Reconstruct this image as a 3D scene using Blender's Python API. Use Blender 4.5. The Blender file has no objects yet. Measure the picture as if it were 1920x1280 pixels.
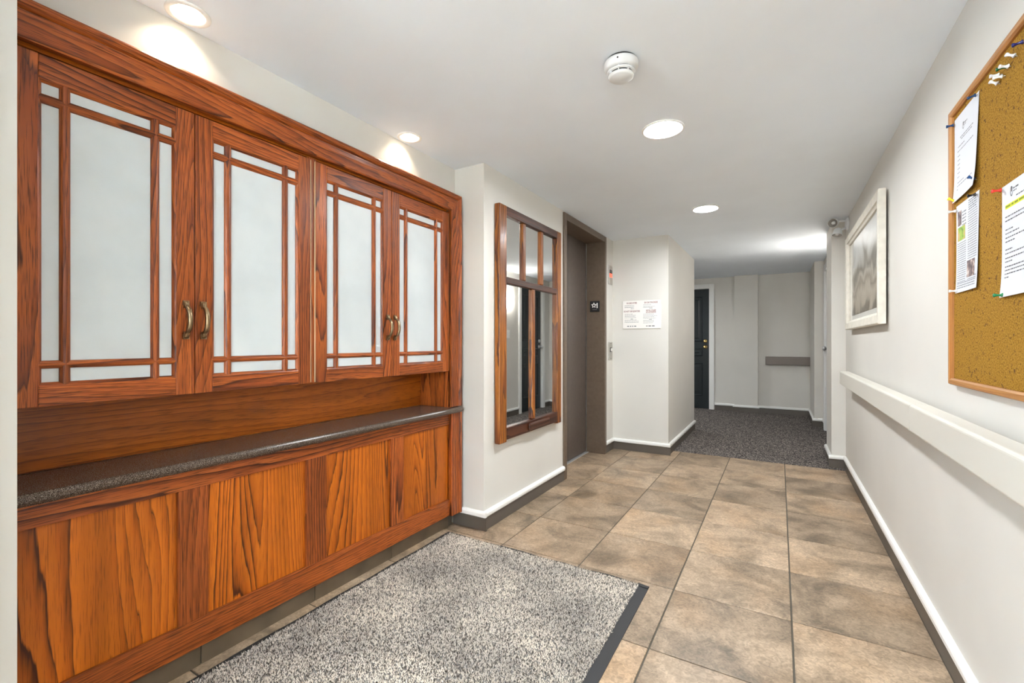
import bpy, bmesh, math, random
import numpy as np
from mathutils import Vector

random.seed(7)
sc = bpy.context.scene
COL = sc.collection
K = 0.915            # survey units -> metres
PI = math.pi

# ------------------------------------------------------------------ camera
cd = bpy.data.cameras.new('camera')
cd.sensor_width = 36.0
cd.lens = 847.0 / 1920.0 * 36.0
cd.shift_y = 1.5 / 1920.0
cd.clip_start = 0.02
cam = bpy.data.objects.new('camera', cd)
COL.objects.link(cam)
cam.location = (0, 0, 1.24 * K)
cam.rotation_euler = (PI / 2, 0, math.radians(30.6))
sc.camera = cam

# ------------------------------------------------------------------ world (daylight outside the glazed entrance behind the camera)
w = bpy.data.worlds.new('world')
sc.world = w
w.use_nodes = True
bg = w.node_tree.nodes['Background']
bg.inputs[0].default_value = (0.64, 0.82, 1.0, 1)
bg.inputs[1].default_value = 8.0
sc.view_settings.view_transform = 'Standard'
sc.view_settings.look = 'None'
sc.view_settings.gamma = 1.0
sc.view_settings.use_curve_mapping = False
sc.view_settings.exposure = 2.6
sc.cycles.diffuse_bounces = 5
sc.cycles.max_bounces = 8
sc.cycles.sample_clamp_indirect = 8.0
sc.cycles.caustics_reflective = False
sc.cycles.caustics_refractive = False

LED = 64.0           # flush LED downlight discs
CAN = 62.0          # bulbs in the small cans over the cabinet
SCONCE = 105.0

# ------------------------------------------------------------------ materials
def new_mat(name):
    m = bpy.data.materials.new(name)
    m.use_nodes = True
    nt = m.node_tree
    b = nt.nodes['Principled BSDF']
    return m, nt, b

def nd(nt, typ, **kw):
    n = nt.nodes.new(typ)
    for k, v in kw.items():
        setattr(n, k, v)
    return n

def lk(nt, a, ao, b, bi):
    nt.links.new(a.outputs[ao], b.inputs[bi])

def ramp(nt, stops, interp='LINEAR'):
    r = nd(nt, 'ShaderNodeValToRGB')
    r.color_ramp.interpolation = interp
    el = r.color_ramp.elements
    while len(el) < len(stops):
        el.new(0.5)
    for e, (p, c) in zip(el, stops):
        e.position = p
        e.color = (c[0], c[1], c[2], 1)
    return r

def plain(name, col, rough=0.5, metal=0.0, spec=0.5, coat=0.0, var=0.0, vscale=4.0, bump=0.0, bscale=300.0, emit=None):
    m, nt, b = new_mat(name)
    b.inputs['Base Color'].default_value = (*col, 1)
    b.inputs['Roughness'].default_value = rough
    b.inputs['Metallic'].default_value = metal
    b.inputs['Specular IOR Level'].default_value = spec
    b.inputs['Coat Weight'].default_value = coat
    if emit:
        b.inputs['Emission Color'].default_value = (*emit[0], 1)
        b.inputs['Emission Strength'].default_value = emit[1]
    tc = nd(nt, 'ShaderNodeTexCoord')
    if var:
        n = nd(nt, 'ShaderNodeTexNoise')
        n.inputs['Scale'].default_value = vscale
        n.inputs['Detail'].default_value = 2
        lk(nt, tc, 'Object', n, 'Vector')
        r = ramp(nt, [(0.3, [c * (1 - var) for c in col]), (0.7, [min(1, c * (1 + var)) for c in col])])
        lk(nt, n, 0, r, 0)
        lk(nt, r, 0, b, 'Base Color')
    if bump:
        n2 = nd(nt, 'ShaderNodeTexNoise')
        n2.inputs['Scale'].default_value = bscale
        n2.inputs['Detail'].default_value = 2
        lk(nt, tc, 'Object', n2, 'Vector')
        bp = nd(nt, 'ShaderNodeBump')
        bp.inputs['Strength'].default_value = bump
        bp.inputs['Distance'].default_value = 0.002
        lk(nt, n2, 0, bp, 'Height')
        lk(nt, bp, 0, b, 'Normal')
    return m

def wood(name, axis, light, mid, dark, cyc=22.0, across=5.5, along=0.085, rough=0.34, pore=0.75, band=0.4, coat=0.08, freq=42.0):
    """stained open-grain wood: contour lines of a stretched noise field, pores along the grain"""
    m, nt, b = new_mat(name)
    tc = nd(nt, 'ShaderNodeTexCoord')
    oi = nd(nt, 'ShaderNodeObjectInfo')
    off = nd(nt, 'ShaderNodeVectorMath', operation='MULTIPLY')
    cmb = nd(nt, 'ShaderNodeCombineXYZ')
    for i in range(3):
        lk(nt, oi, 'Random', cmb, i)
    lk(nt, cmb, 0, off, 0)
    off.inputs[1].default_value = (31.0, 57.0, 83.0)
    add = nd(nt, 'ShaderNodeVectorMath', operation='ADD')
    lk(nt, tc, 'Object', add, 0)
    lk(nt, off, 0, add, 1)
    s = [1.0, 1.0, 1.0]
    s['XYZ'.index(axis)] = along
    mp = nd(nt, 'ShaderNodeMapping')
    mp.inputs['Scale'].default_value = s
    lk(nt, add, 0, mp, 'Vector')
    n1 = nd(nt, 'ShaderNodeTexNoise')
    n1.inputs['Scale'].default_value = across
    n1.inputs['Detail'].default_value = 1.2
    n1.inputs['Roughness'].default_value = 0.4
    n1.inputs['Distortion'].default_value = 0.35
    lk(nt, mp, 0, n1, 'Vector')
    # small raggedness
    n3 = nd(nt, 'ShaderNodeTexNoise')
    n3.inputs['Scale'].default_value = 60
    n3.inputs['Detail'].default_value = 2
    lk(nt, mp, 0, n3, 'Vector')
    sep = nd(nt, 'ShaderNodeSeparateXYZ')
    lk(nt, add, 0, sep, 0)
    lin = nd(nt, 'ShaderNodeMath', operation='MULTIPLY')
    lin.inputs[1].default_value = freq
    lk(nt, sep, {'Z': 1, 'Y': 2, 'X': 2}[axis], lin, 0)
    mul = nd(nt, 'ShaderNodeMath', operation='MULTIPLY_ADD')
    mul.inputs[1].default_value = cyc
    lk(nt, n1, 0, mul, 0)
    lk(nt, lin, 0, mul, 2)
    ma = nd(nt, 'ShaderNodeMath', operation='MULTIPLY_ADD')
    ma.inputs[1].default_value = 0.55
    lk(nt, n3, 0, ma, 0)
    lk(nt, mul, 0, ma, 2)
    fr = nd(nt, 'ShaderNodeMath', operation='FRACT')
    lk(nt, ma, 0, fr, 0)
    hl = [(light[i] + mid[i]) / 2 for i in range(3)]
    md = [(dark[i] + mid[i]) / 2 for i in range(3)]
    r = ramp(nt, [(0.0, dark), (0.055, light), (0.45, hl), (0.70, mid), (0.86, md), (0.95, dark)])
    # lines fade in and out across the board
    n5 = nd(nt, 'ShaderNodeTexNoise')
    n5.inputs['Scale'].default_value = 8
    n5.inputs['Detail'].default_value = 1
    off5 = nd(nt, 'ShaderNodeVectorMath', operation='ADD')
    off5.inputs[1].default_value = (13.1, 7.7, 3.3)
    lk(nt, mp, 0, off5, 0)
    lk(nt, off5, 0, n5, 'Vector')
    fm = nd(nt, 'ShaderNodeMapRange')
    fm.inputs[1].default_value = 0.35
    fm.inputs[2].default_value = 0.62
    fm.inputs[3].default_value = 0.80
    fm.inputs[4].default_value = 1.0
    lk(nt, n5, 0, fm, 0)
    fq = nd(nt, 'ShaderNodeMath', operation='MULTIPLY')
    lk(nt, fr, 0, fq, 0)
    lk(nt, fm, 0, fq, 1)
    lk(nt, fq, 0, r, 0)
    # pores
    n2 = nd(nt, 'ShaderNodeTexNoise')
    n2.inputs['Scale'].default_value = 420
    n2.inputs['Detail'].default_value = 2
    sp = list(s)
    sp['XYZ'.index(axis)] = 0.035
    mp2 = nd(nt, 'ShaderNodeMapping')
    mp2.inputs['Scale'].default_value = sp
    lk(nt, add, 0, mp2, 'Vector')
    lk(nt, mp2, 0, n2, 'Vector')
    pr = ramp(nt, [(0.52, (0, 0, 0)), (0.66, (1, 1, 1))])
    lk(nt, n2, 0, pr, 0)
    pm = nd(nt, 'ShaderNodeMath', operation='MULTIPLY')
    pm.inputs[1].default_value = pore
    lk(nt, pr, 0, pm, 0)
    mx = nd(nt, 'ShaderNodeMixRGB', blend_type='MIX')
    mx.inputs[2].default_value = (*[d * 0.9 for d in dark], 1)
    lk(nt, pm, 0, mx, 0)
    lk(nt, r, 0, mx, 1)
    # broad colour bands (boards and veneer leaves differ)
    n4 = nd(nt, 'ShaderNodeTexNoise')
    n4.inputs['Scale'].default_value = 9
    n4.inputs['Detail'].default_value = 3
    lk(nt, mp, 0, n4, 'Vector')
    br = ramp(nt, [(0.3, (1 - band, 1 - band * 1.05, 1 - band * 1.1)), (0.7, (1 + band * 0.6, 1 + band * 0.6, 1 + band * 0.5))])
    lk(nt, n4, 0, br, 0)
    mm = nd(nt, 'ShaderNodeMixRGB', blend_type='MULTIPLY')
    mm.inputs[0].default_value = 1
    lk(nt, mx, 0, mm, 1)
    lk(nt, br, 0, mm, 2)
    lk(nt, mm, 0, b, 'Base Color')
    b.inputs['Roughness'].default_value = rough
    b.inputs['Specular IOR Level'].default_value = 0.32
    b.inputs['Coat Weight'].default_value = coat
    b.inputs['Coat Roughness'].default_value = 0.18
    bp = nd(nt, 'ShaderNodeBump')
    bp.inputs['Strength'].default_value = 0.25
    bp.inputs['Distance'].default_value = 0.001
    bp.invert = True
    lk(nt, pm, 0, bp, 'Height')
    lk(nt, bp, 0, b, 'Normal')
    return m

OAK_L, OAK_M, OAK_D = (0.42, 0.105, 0.019), (0.28, 0.060, 0.012), (0.062, 0.013, 0.004)
M = {}
M['oak_z'] = wood('oak_upright_grain', 'Z', OAK_L, OAK_M, OAK_D)
M['oak_y'] = wood('oak_level_grain', 'Y', OAK_L, OAK_M, OAK_D)
M['veneer'] = wood('oak_veneer_panel', 'Z', (0.54, 0.138, 0.009), (0.40, 0.090, 0.006), (0.066, 0.015, 0.004), cyc=40, across=3.8, along=0.09, freq=34, rough=0.32, pore=0.45, band=0.35)
M['niche'] = wood('oak_niche_panel', 'Y', (0.42, 0.105, 0.008), (0.34, 0.080, 0.006), (0.18, 0.040, 0.004), cyc=9, across=6, along=0.06, pore=0.75, freq=22)
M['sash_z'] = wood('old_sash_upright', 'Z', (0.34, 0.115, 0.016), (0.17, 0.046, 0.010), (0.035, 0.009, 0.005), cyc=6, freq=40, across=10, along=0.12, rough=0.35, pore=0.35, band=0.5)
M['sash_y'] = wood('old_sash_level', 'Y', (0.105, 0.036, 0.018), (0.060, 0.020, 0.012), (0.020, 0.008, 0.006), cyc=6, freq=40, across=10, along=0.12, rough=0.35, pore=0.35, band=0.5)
M['pine_y'] = wood('pin_board_frame_level', 'Y', (0.50, 0.24, 0.075), (0.42, 0.18, 0.05), (0.30, 0.11, 0.025), cyc=4, freq=60, across=12, pore=0.2, band=0.15, rough=0.45, coat=0)
M['pine_z'] = wood('pin_board_frame_upright', 'Z', (0.50, 0.24, 0.075), (0.42, 0.18, 0.05), (0.30, 0.11, 0.025), cyc=4, freq=60, across=12, pore=0.2, band=0.15, rough=0.45, coat=0)

M['paint'] = plain('warm_grey_wall_paint', (0.665, 0.640, 0.590), 0.55, spec=0.3, var=0.03, vscale=2.0)
M['ceiling'] = plain('flat_white_ceiling_paint', (0.84, 0.90, 0.965), 0.8, spec=0.2, var=0.015, vscale=3)
M['white'] = plain('white_gloss_trim', (0.84, 0.83, 0.80), 0.35)
M['base'] = plain('dark_taupe_vinyl_base', (0.105, 0.088, 0.072), 0.45, var=0.08, vscale=6)
M['elev'] = plain('bronze_enamel_frame', (0.130, 0.092, 0.062), 0.42, var=0.10, vscale=30, bump=0.05, bscale=700)
M['elev_door'] = plain('bronze_enamel_door', (0.095, 0.074, 0.060), 0.38, var=0.10, vscale=30, bump=0.05, bscale=700)
M['steel'] = plain('brushed_steel', (0.55, 0.53, 0.49), 0.35, metal=1.0, var=0.05, vscale=20)
M['sill'] = plain('aluminium_sill', (0.72, 0.71, 0.70), 0.4, metal=0.7)
M['black'] = plain('black_plastic', (0.012, 0.012, 0.013), 0.4)
M['rubber'] = plain('black_rubber', (0.022, 0.022, 0.023), 0.65, bump=0.1, bscale=500)
M['ink'] = plain('black_ink', (0.10, 0.10, 0.11), 0.8)
M['grey_ink'] = plain('grey_ink', (0.20, 0.21, 0.23), 0.8)
M['red_ink'] = plain('red_ink', (0.22, 0.035, 0.035), 0.8)
M['marker'] = plain('yellow_highlighter', (0.74, 0.80, 0.02), 0.8)
M['marker_ink'] = plain('ink_under_highlighter', (0.22, 0.27, 0.015), 0.8)
M['pale_edge'] = plain('worn_pale_edge', (0.62, 0.47, 0.28), 0.6)
M['paper'] = plain('white_paper', (0.70, 0.715, 0.75), 0.8, spec=0.2)
M['sheet'] = plain('white_plastic_sign', (0.86, 0.83, 0.79), 0.35)
M['led_red'] = plain('red_display', (0.25, 0.03, 0.02), 0.3, emit=((1.0, 0.10, 0.05), 0.35))
M['brass'] = plain('polished_brass', (0.72, 0.50, 0.20), 0.22, metal=1.0)
M['bronze'] = plain('antique_brass_pull', (0.30, 0.22, 0.13), 0.30, metal=1.0, var=0.25, vscale=60)
M['door'] = plain('dark_teal_door_paint', (0.012, 0.018, 0.021), 0.35)
M['silver'] = plain('tarnished_silver', (0.55, 0.55, 0.55), 0.4, metal=0.6)
M['frame_white'] = plain('whitewashed_frame', (0.70, 0.66, 0.57), 0.6, var=0.08, vscale=25, bump=0.1, bscale=120)
M['matboard'] = plain('cream_mat_board', (0.80, 0.78, 0.72), 0.8)
M['plastic'] = plain('white_plastic', (0.70, 0.71, 0.71), 0.4)
M['plastic_warm'] = plain('ivory_plastic', (0.66, 0.63, 0.56), 0.4)
M['lens'] = plain('grey_reflector', (0.45, 0.43, 0.40), 0.25, metal=0.5)
M['lens_dark'] = plain('dark_grey_plastic', (0.10, 0.10, 0.10), 0.5)

def mat_counter():
    m, nt, b = new_mat('speckled_brown_laminate')
    tc = nd(nt, 'ShaderNodeTexCoord')
    n = nd(nt, 'ShaderNodeTexNoise')
    n.inputs['Scale'].default_value = 520
    n.inputs['Detail'].default_value = 2
    lk(nt, tc, 'Object', n, 'Vector')
    r = ramp(nt, [(0.38, (0.025, 0.016, 0.010)), (0.52, (0.080, 0.055, 0.040)), (0.66, (0.26, 0.21, 0.175))])
    lk(nt, n, 0, r, 0)
    lk(nt, r, 0, b, 'Base Color')
    b.inputs['Roughness'].default_value = 0.24
    b.inputs['Specular IOR Level'].default_value = 0.35
    return m
M['counter'] = mat_counter()

def mat_frost():
    m, nt, b = new_mat('frosted_glass')
    tc = nd(nt, 'ShaderNodeTexCoord')
    n = nd(nt, 'ShaderNodeTexNoise')
    n.inputs['Scale'].default_value = 5
    n.inputs['Detail'].default_value = 3
    lk(nt, tc, 'Object', n, 'Vector')
    r = ramp(nt, [(0.3, (0.52, 0.555, 0.56)), (0.7, (0.59, 0.62, 0.62))])
    lk(nt, n, 0, r, 0)
    lk(nt, r, 0, b, 'Base Color')
    b.inputs['Roughness'].default_value = 0.38
    b.inputs['Specular IOR Level'].default_value = 0.55
    n2 = nd(nt, 'ShaderNodeTexNoise')
    n2.inputs['Scale'].default_value = 650
    n2.inputs['Detail'].default_value = 2
    lk(nt, tc, 'Object', n2, 'Vector')
    bp = nd(nt, 'ShaderNodeBump')
    bp.inputs['Strength'].default_value = 0.35
    bp.inputs['Distance'].default_value = 0.001
    lk(nt, n2, 0, bp, 'Height')
    lk(nt, bp, 0, b, 'Normal')
    return m
M['frost'] = mat_frost()

def mat_tile():
    m, nt, b = new_mat('mottled_porcelain_tile')
    tc = nd(nt, 'ShaderNodeTexCoord')
    oi = nd(nt, 'ShaderNodeObjectInfo')
    cmb = nd(nt, 'ShaderNodeCombineXYZ')
    for i in range(3):
        lk(nt, oi, 'Random', cmb, i)
    sc_ = nd(nt, 'ShaderNodeVectorMath', operation='MULTIPLY')
    sc_.inputs[1].default_value = (41, 67, 23)
    lk(nt, cmb, 0, sc_, 0)
    add = nd(nt, 'ShaderNodeVectorMath', operation='ADD')
    lk(nt, tc, 'Object', add, 0)
    lk(nt, sc_, 0, add, 1)
    n = nd(nt, 'ShaderNodeTexNoise')
    n.inputs['Scale'].default_value = 4.2
    n.inputs['Detail'].default_value = 6
    n.inputs['Roughness'].default_value = 0.62
    n.inputs['Distortion'].default_value = 0.8
    lk(nt, add, 0, n, 'Vector')
    r = ramp(nt, [(0.27, (0.125, 0.092, 0.060)), (0.40, (0.235, 0.170, 0.112)), (0.54, (0.375, 0.272, 0.182)), (0.75, (0.52, 0.385, 0.265))])
    lk(nt, n, 0, r, 0)
    # warm rust clouds
    n2 = nd(nt, 'ShaderNodeTexNoise')
    n2.inputs['Scale'].default_value = 2.6
    n2.inputs['Detail'].default_value = 4
    lk(nt, add, 0, n2, 'Vector')
    r2 = ramp(nt, [(0.50, (0, 0, 0)), (0.72, (1, 1, 1))])
    lk(nt, n2, 0, r2, 0)
    f2 = nd(nt, 'ShaderNodeMath', operation='MULTIPLY')
    f2.inputs[1].default_value = 0.45
    lk(nt, r2, 0, f2, 0)
    mx = nd(nt, 'ShaderNodeMixRGB', blend_type='MIX')
    mx.inputs[2].default_value = (0.42, 0.255, 0.13, 1)
    lk(nt, f2, 0, mx, 0)
    lk(nt, r, 0, mx, 1)
    # scratches of fine light veining
    n3 = nd(nt, 'ShaderNodeTexNoise')
    n3.inputs['Scale'].default_value = 55
    n3.inputs['Detail'].default_value = 6
    n3.inputs['Distortion'].default_value = 1.5
    lk(nt, add, 0, n3, 'Vector')
    r3 = ramp(nt, [(0.35, (0.74, 0.74, 0.73)), (0.65, (1.20, 1.20, 1.20))])
    lk(nt, n3, 0, r3, 0)
    mm = nd(nt, 'ShaderNodeMixRGB', blend_type='MULTIPLY')
    mm.inputs[0].default_value = 1
    lk(nt, mx, 0, mm, 1)
    lk(nt, r3, 0, mm, 2)
    # tile to tile tone
    hv = nd(nt, 'ShaderNodeMapRange')
    hv.inputs[3].default_value = 0.82
    hv.inputs[4].default_value = 1.16
    lk(nt, oi, 'Random', hv, 0)
    hs = nd(nt, 'ShaderNodeHueSaturation')
    lk(nt, hv, 0, hs, 'Value')
    lk(nt, mm, 0, hs, 'Color')
    lk(nt, hs, 0, b, 'Base Color')
    b.inputs['Roughness'].default_value = 0.42
    bp = nd(nt, 'ShaderNodeBump')
    bp.inputs['Strength'].default_value = 0.25
    bp.inputs['Distance'].default_value = 0.002
    lk(nt, n, 0, bp, 'Height')
    lk(nt, bp, 0, b, 'Normal')
    return m
M['tile'] = mat_tile()
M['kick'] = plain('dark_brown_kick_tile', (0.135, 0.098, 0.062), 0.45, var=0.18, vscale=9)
M['grout'] = plain('grey_brown_grout', (0.10, 0.088, 0.068), 0.9)

def mat_carpet():
    m, nt, b = new_mat('charcoal_loop_carpet')
    tc = nd(nt, 'ShaderNodeTexCoord')
    n = nd(nt, 'ShaderNodeTexNoise')
    n.inputs['Scale'].default_value = 95
    n.inputs['Detail'].default_value = 2
    lk(nt, tc, 'Object', n, 'Vector')
    r = ramp(nt, [(0.36, (0.024, 0.021, 0.021)), (0.52, (0.11, 0.097, 0.091)), (0.66, (0.40, 0.35, 0.31))])
    lk(nt, n, 0, r, 0)
    lk(nt, r, 0, b, 'Base Color')
    b.inputs['Roughness'].default_value = 0.95
    b.inputs['Specular IOR Level'].default_value = 0.1
    bp = nd(nt, 'ShaderNodeBump')
    bp.inputs['Strength'].default_value = 0.8
    bp.inputs['Distance'].default_value = 0.004
    lk(nt, n, 0, bp, 'Height')
    lk(nt, bp, 0, b, 'Normal')
    return m
M['carpet'] = mat_carpet()

def mat_pile():
    m, nt, b = new_mat('speckled_mat_pile')
    at = nd(nt, 'ShaderNodeAttribute', attribute_name='tone')
    r = ramp(nt, [(0.0, (0.055, 0.048, 0.043)), (0.35, (0.22, 0.196, 0.170)), (0.5, (0.62, 0.555, 0.475)), (1.0, (0.86, 0.78, 0.68))])
    lk(nt, at, 'Fac', r, 0)
    tc = nd(nt, 'ShaderNodeTexCoord')
    n = nd(nt, 'ShaderNodeTexNoise')
    n.inputs['Scale'].default_value = 3.0
    n.inputs['Detail'].default_value = 4
    lk(nt, tc, 'Object', n, 'Vector')
    r2 = ramp(nt, [(0.36, (0.62, 0.62, 0.63)), (0.60, (1.05, 1.04, 1.02))])
    lk(nt, n, 0, r2, 0)
    mm = nd(nt, 'ShaderNodeMixRGB', blend_type='MULTIPLY')
    mm.inputs[0].default_value = 1
    lk(nt, r, 0, mm, 1)
    lk(nt, r2, 0, mm, 2)
    lk(nt, mm, 0, b, 'Base Color')
    b.inputs['Roughness'].default_value = 0.9
    b.inputs['Specular IOR Level'].default_value = 0.1
    return m
M['pile'] = mat_pile()
M['pile_back'] = plain('mat_backing', (0.20, 0.19, 0.18), 0.9)

def mat_cork():
    m, nt, b = new_mat('cork')
    tc = nd(nt, 'ShaderNodeTexCoord')
    n = nd(nt, 'ShaderNodeTexNoise')
    n.inputs['Scale'].default_value = 230
    n.inputs['Detail'].default_value = 3
    lk(nt, tc, 'Object', n, 'Vector')
    r = ramp(nt, [(0.33, (0.16, 0.074, 0.006)), (0.48, (0.31, 0.155, 0.014)), (0.65, (0.40, 0.22, 0.032))])
    lk(nt, n, 0, r, 0)
    v = nd(nt, 'ShaderNodeTexNoise')
    v.inputs['Scale'].default_value = 95
    v.inputs['Detail'].default_value = 2
    lk(nt, tc, 'Object', v, 'Vector')
    r2 = ramp(nt, [(0.63, (0, 0, 0)), (0.70, (1, 1, 1))])
    lk(nt, v, 0, r2, 0)
    mx = nd(nt, 'ShaderNodeMixRGB')
    mx.inputs[2].default_value = (0.12, 0.055, 0.015, 1)
    lk(nt, r2, 0, mx, 0)
    lk(nt, r, 0, mx, 1)
    lk(nt, mx, 0, b, 'Base Color')
    b.inputs['Roughness'].default_value = 0.9
    b.inputs['Specular IOR Level'].default_value = 0.15
    return m
M['cork'] = mat_cork()

def mat_print(name, stops, scale, dist, zlo=None, zhi=None):
    m, nt, b = new_mat(name)
    tc = nd(nt, 'ShaderNodeTexCoord')
    n = nd(nt, 'ShaderNodeTexNoise')
    n.inputs['Scale'].default_value = scale
    n.inputs['Detail'].default_value = 5
    n.inputs['Distortion'].default_value = dist
    lk(nt, tc, 'Object', n, 'Vector')
    r = ramp(nt, stops)
    if zlo is None:
        lk(nt, n, 0, r, 0)
    else:
        sep = nd(nt, 'ShaderNodeSeparateXYZ')
        lk(nt, tc, 'Generated', sep, 0)
        ad = nd(nt, 'ShaderNodeMath', operation='MULTIPLY_ADD')
        ad.inputs[1].default_value = zlo
        ad.inputs[2].default_value = zhi
        lk(nt, n, 0, ad, 0)
        ad2 = nd(nt, 'ShaderNodeMath', operation='ADD')
        lk(nt, ad, 0, ad2, 0)
        lk(nt, sep, 2, ad2, 1)
        lk(nt, ad2, 0, r, 0)
    lk(nt, r, 0, b, 'Base Color')
    b.inputs['Roughness'].default_value = 0.6
    return m
M['print'] = mat_print('sepia_print', [(0.0, (0.16, 0.13, 0.09)), (0.08, (0.44, 0.38, 0.29)), (0.25, (0.56, 0.50, 0.40)), (0.38, (0.30, 0.25, 0.18)), (0.48, (0.60, 0.55, 0.46)), (0.58, (0.24, 0.21, 0.16)), (0.68, (0.52, 0.49, 0.42)), (0.84, (0.76, 0.74, 0.68)), (1.0, (0.82, 0.81, 0.77))], 3.2, 1.2, 0.9, -0.45)
M['photo_green'] = mat_print('green_garden_photo', [(0.3, (0.10, 0.20, 0.03)), (0.5, (0.36, 0.52, 0.06)), (0.6, (0.62, 0.34, 0.18)), (0.75, (0.50, 0.62, 0.15))], 40, 0.5)
M['photo_dark'] = mat_print('portrait_photo', [(0.3, (0.06, 0.04, 0.045)), (0.48, (0.16, 0.11, 0.11)), (0.6, (0.55, 0.42, 0.36)), (0.72, (0.75, 0.73, 0.72))], 48, 0.5)

def mat_clear(name, tint=(1, 1, 1), ior=1.45, rough=0.02):
    m, nt, b = new_mat(name)
    out = nt.nodes['Material Output']
    tr = nd(nt, 'ShaderNodeBsdfTransparent')
    tr.inputs[0].default_value = (*tint, 1)
    gl = nd(nt, 'ShaderNodeBsdfGlossy')
    gl.inputs['Roughness'].default_value = rough
    mx = nd(nt, 'ShaderNodeMixShader')
    fz = nd(nt, 'ShaderNodeFresnel')
    fz.inputs[0].default_value = ior
    geo = nd(nt, 'ShaderNodeNewGeometry')
    inv = nd(nt, 'ShaderNodeMath', operation='SUBTRACT')
    inv.inputs[0].default_value = 1.0
    lk(nt, geo, 'Backfacing', inv, 1)
    ff = nd(nt, 'ShaderNodeMath', operation='MULTIPLY')
    lk(nt, fz, 0, ff, 0)
    lk(nt, inv, 0, ff, 1)
    lk(nt, ff, 0, mx, 0)
    lk(nt, tr, 0, mx, 1)
    lk(nt, gl, 0, mx, 2)
    nt.nodes.remove(b)
    lk(nt, mx, 0, out, 0)
    return m
M['glass'] = mat_clear('clear_glass')
M['picture_glass'] = mat_clear('coated_picture_glass', ior=1.25)
M['mirror'] = plain('silvered_mirror', (0.86, 0.87, 0.86), 0.015, metal=1.0)

def mat_emit(name, col, s):
    m, nt, b = new_mat(name)
    b.inputs['Base Color'].default_value = (0.9, 0.9, 0.9, 1)
    b.inputs['Emission Color'].default_value = (*col, 1)
    b.inputs['Emission Strength'].default_value = s
    return m
M['led'] = mat_emit('led_diffuser', (0.93, 0.97, 1.0), LED)
M['bulb'] = mat_emit('warm_bulb', (1.0, 0.86, 0.66), CAN)
M['sconce'] = mat_emit('added_uplight_glass', (0.93, 0.97, 1.0), SCONCE)  # bowls of the unseen uplights added for ceiling fill
M['sconce_dim'] = mat_emit('lit_opal_glass_dim', (1.0, 0.97, 0.92), SCONCE * 0.12)
M['reflector'] = plain('satin_can_reflector', (0.36, 0.34, 0.29), 0.22, metal=0.95)
for nm, c in dict(blue=(0.01, 0.05, 0.16), navy=(0.012, 0.014, 0.11), yellow=(0.80, 0.66, 0.02), clear=(0.72, 0.72, 0.72), red=(0.55, 0.03, 0.015), green=(0.01, 0.18, 0.06), dark_green=(0.008, 0.10, 0.02), black=(0.01, 0.01, 0.015)).items():
    M['pin_' + nm] = plain('push_pin_' + nm, c, 0.25)

# ------------------------------------------------------------------ mesh helpers
WL = {}

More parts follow.
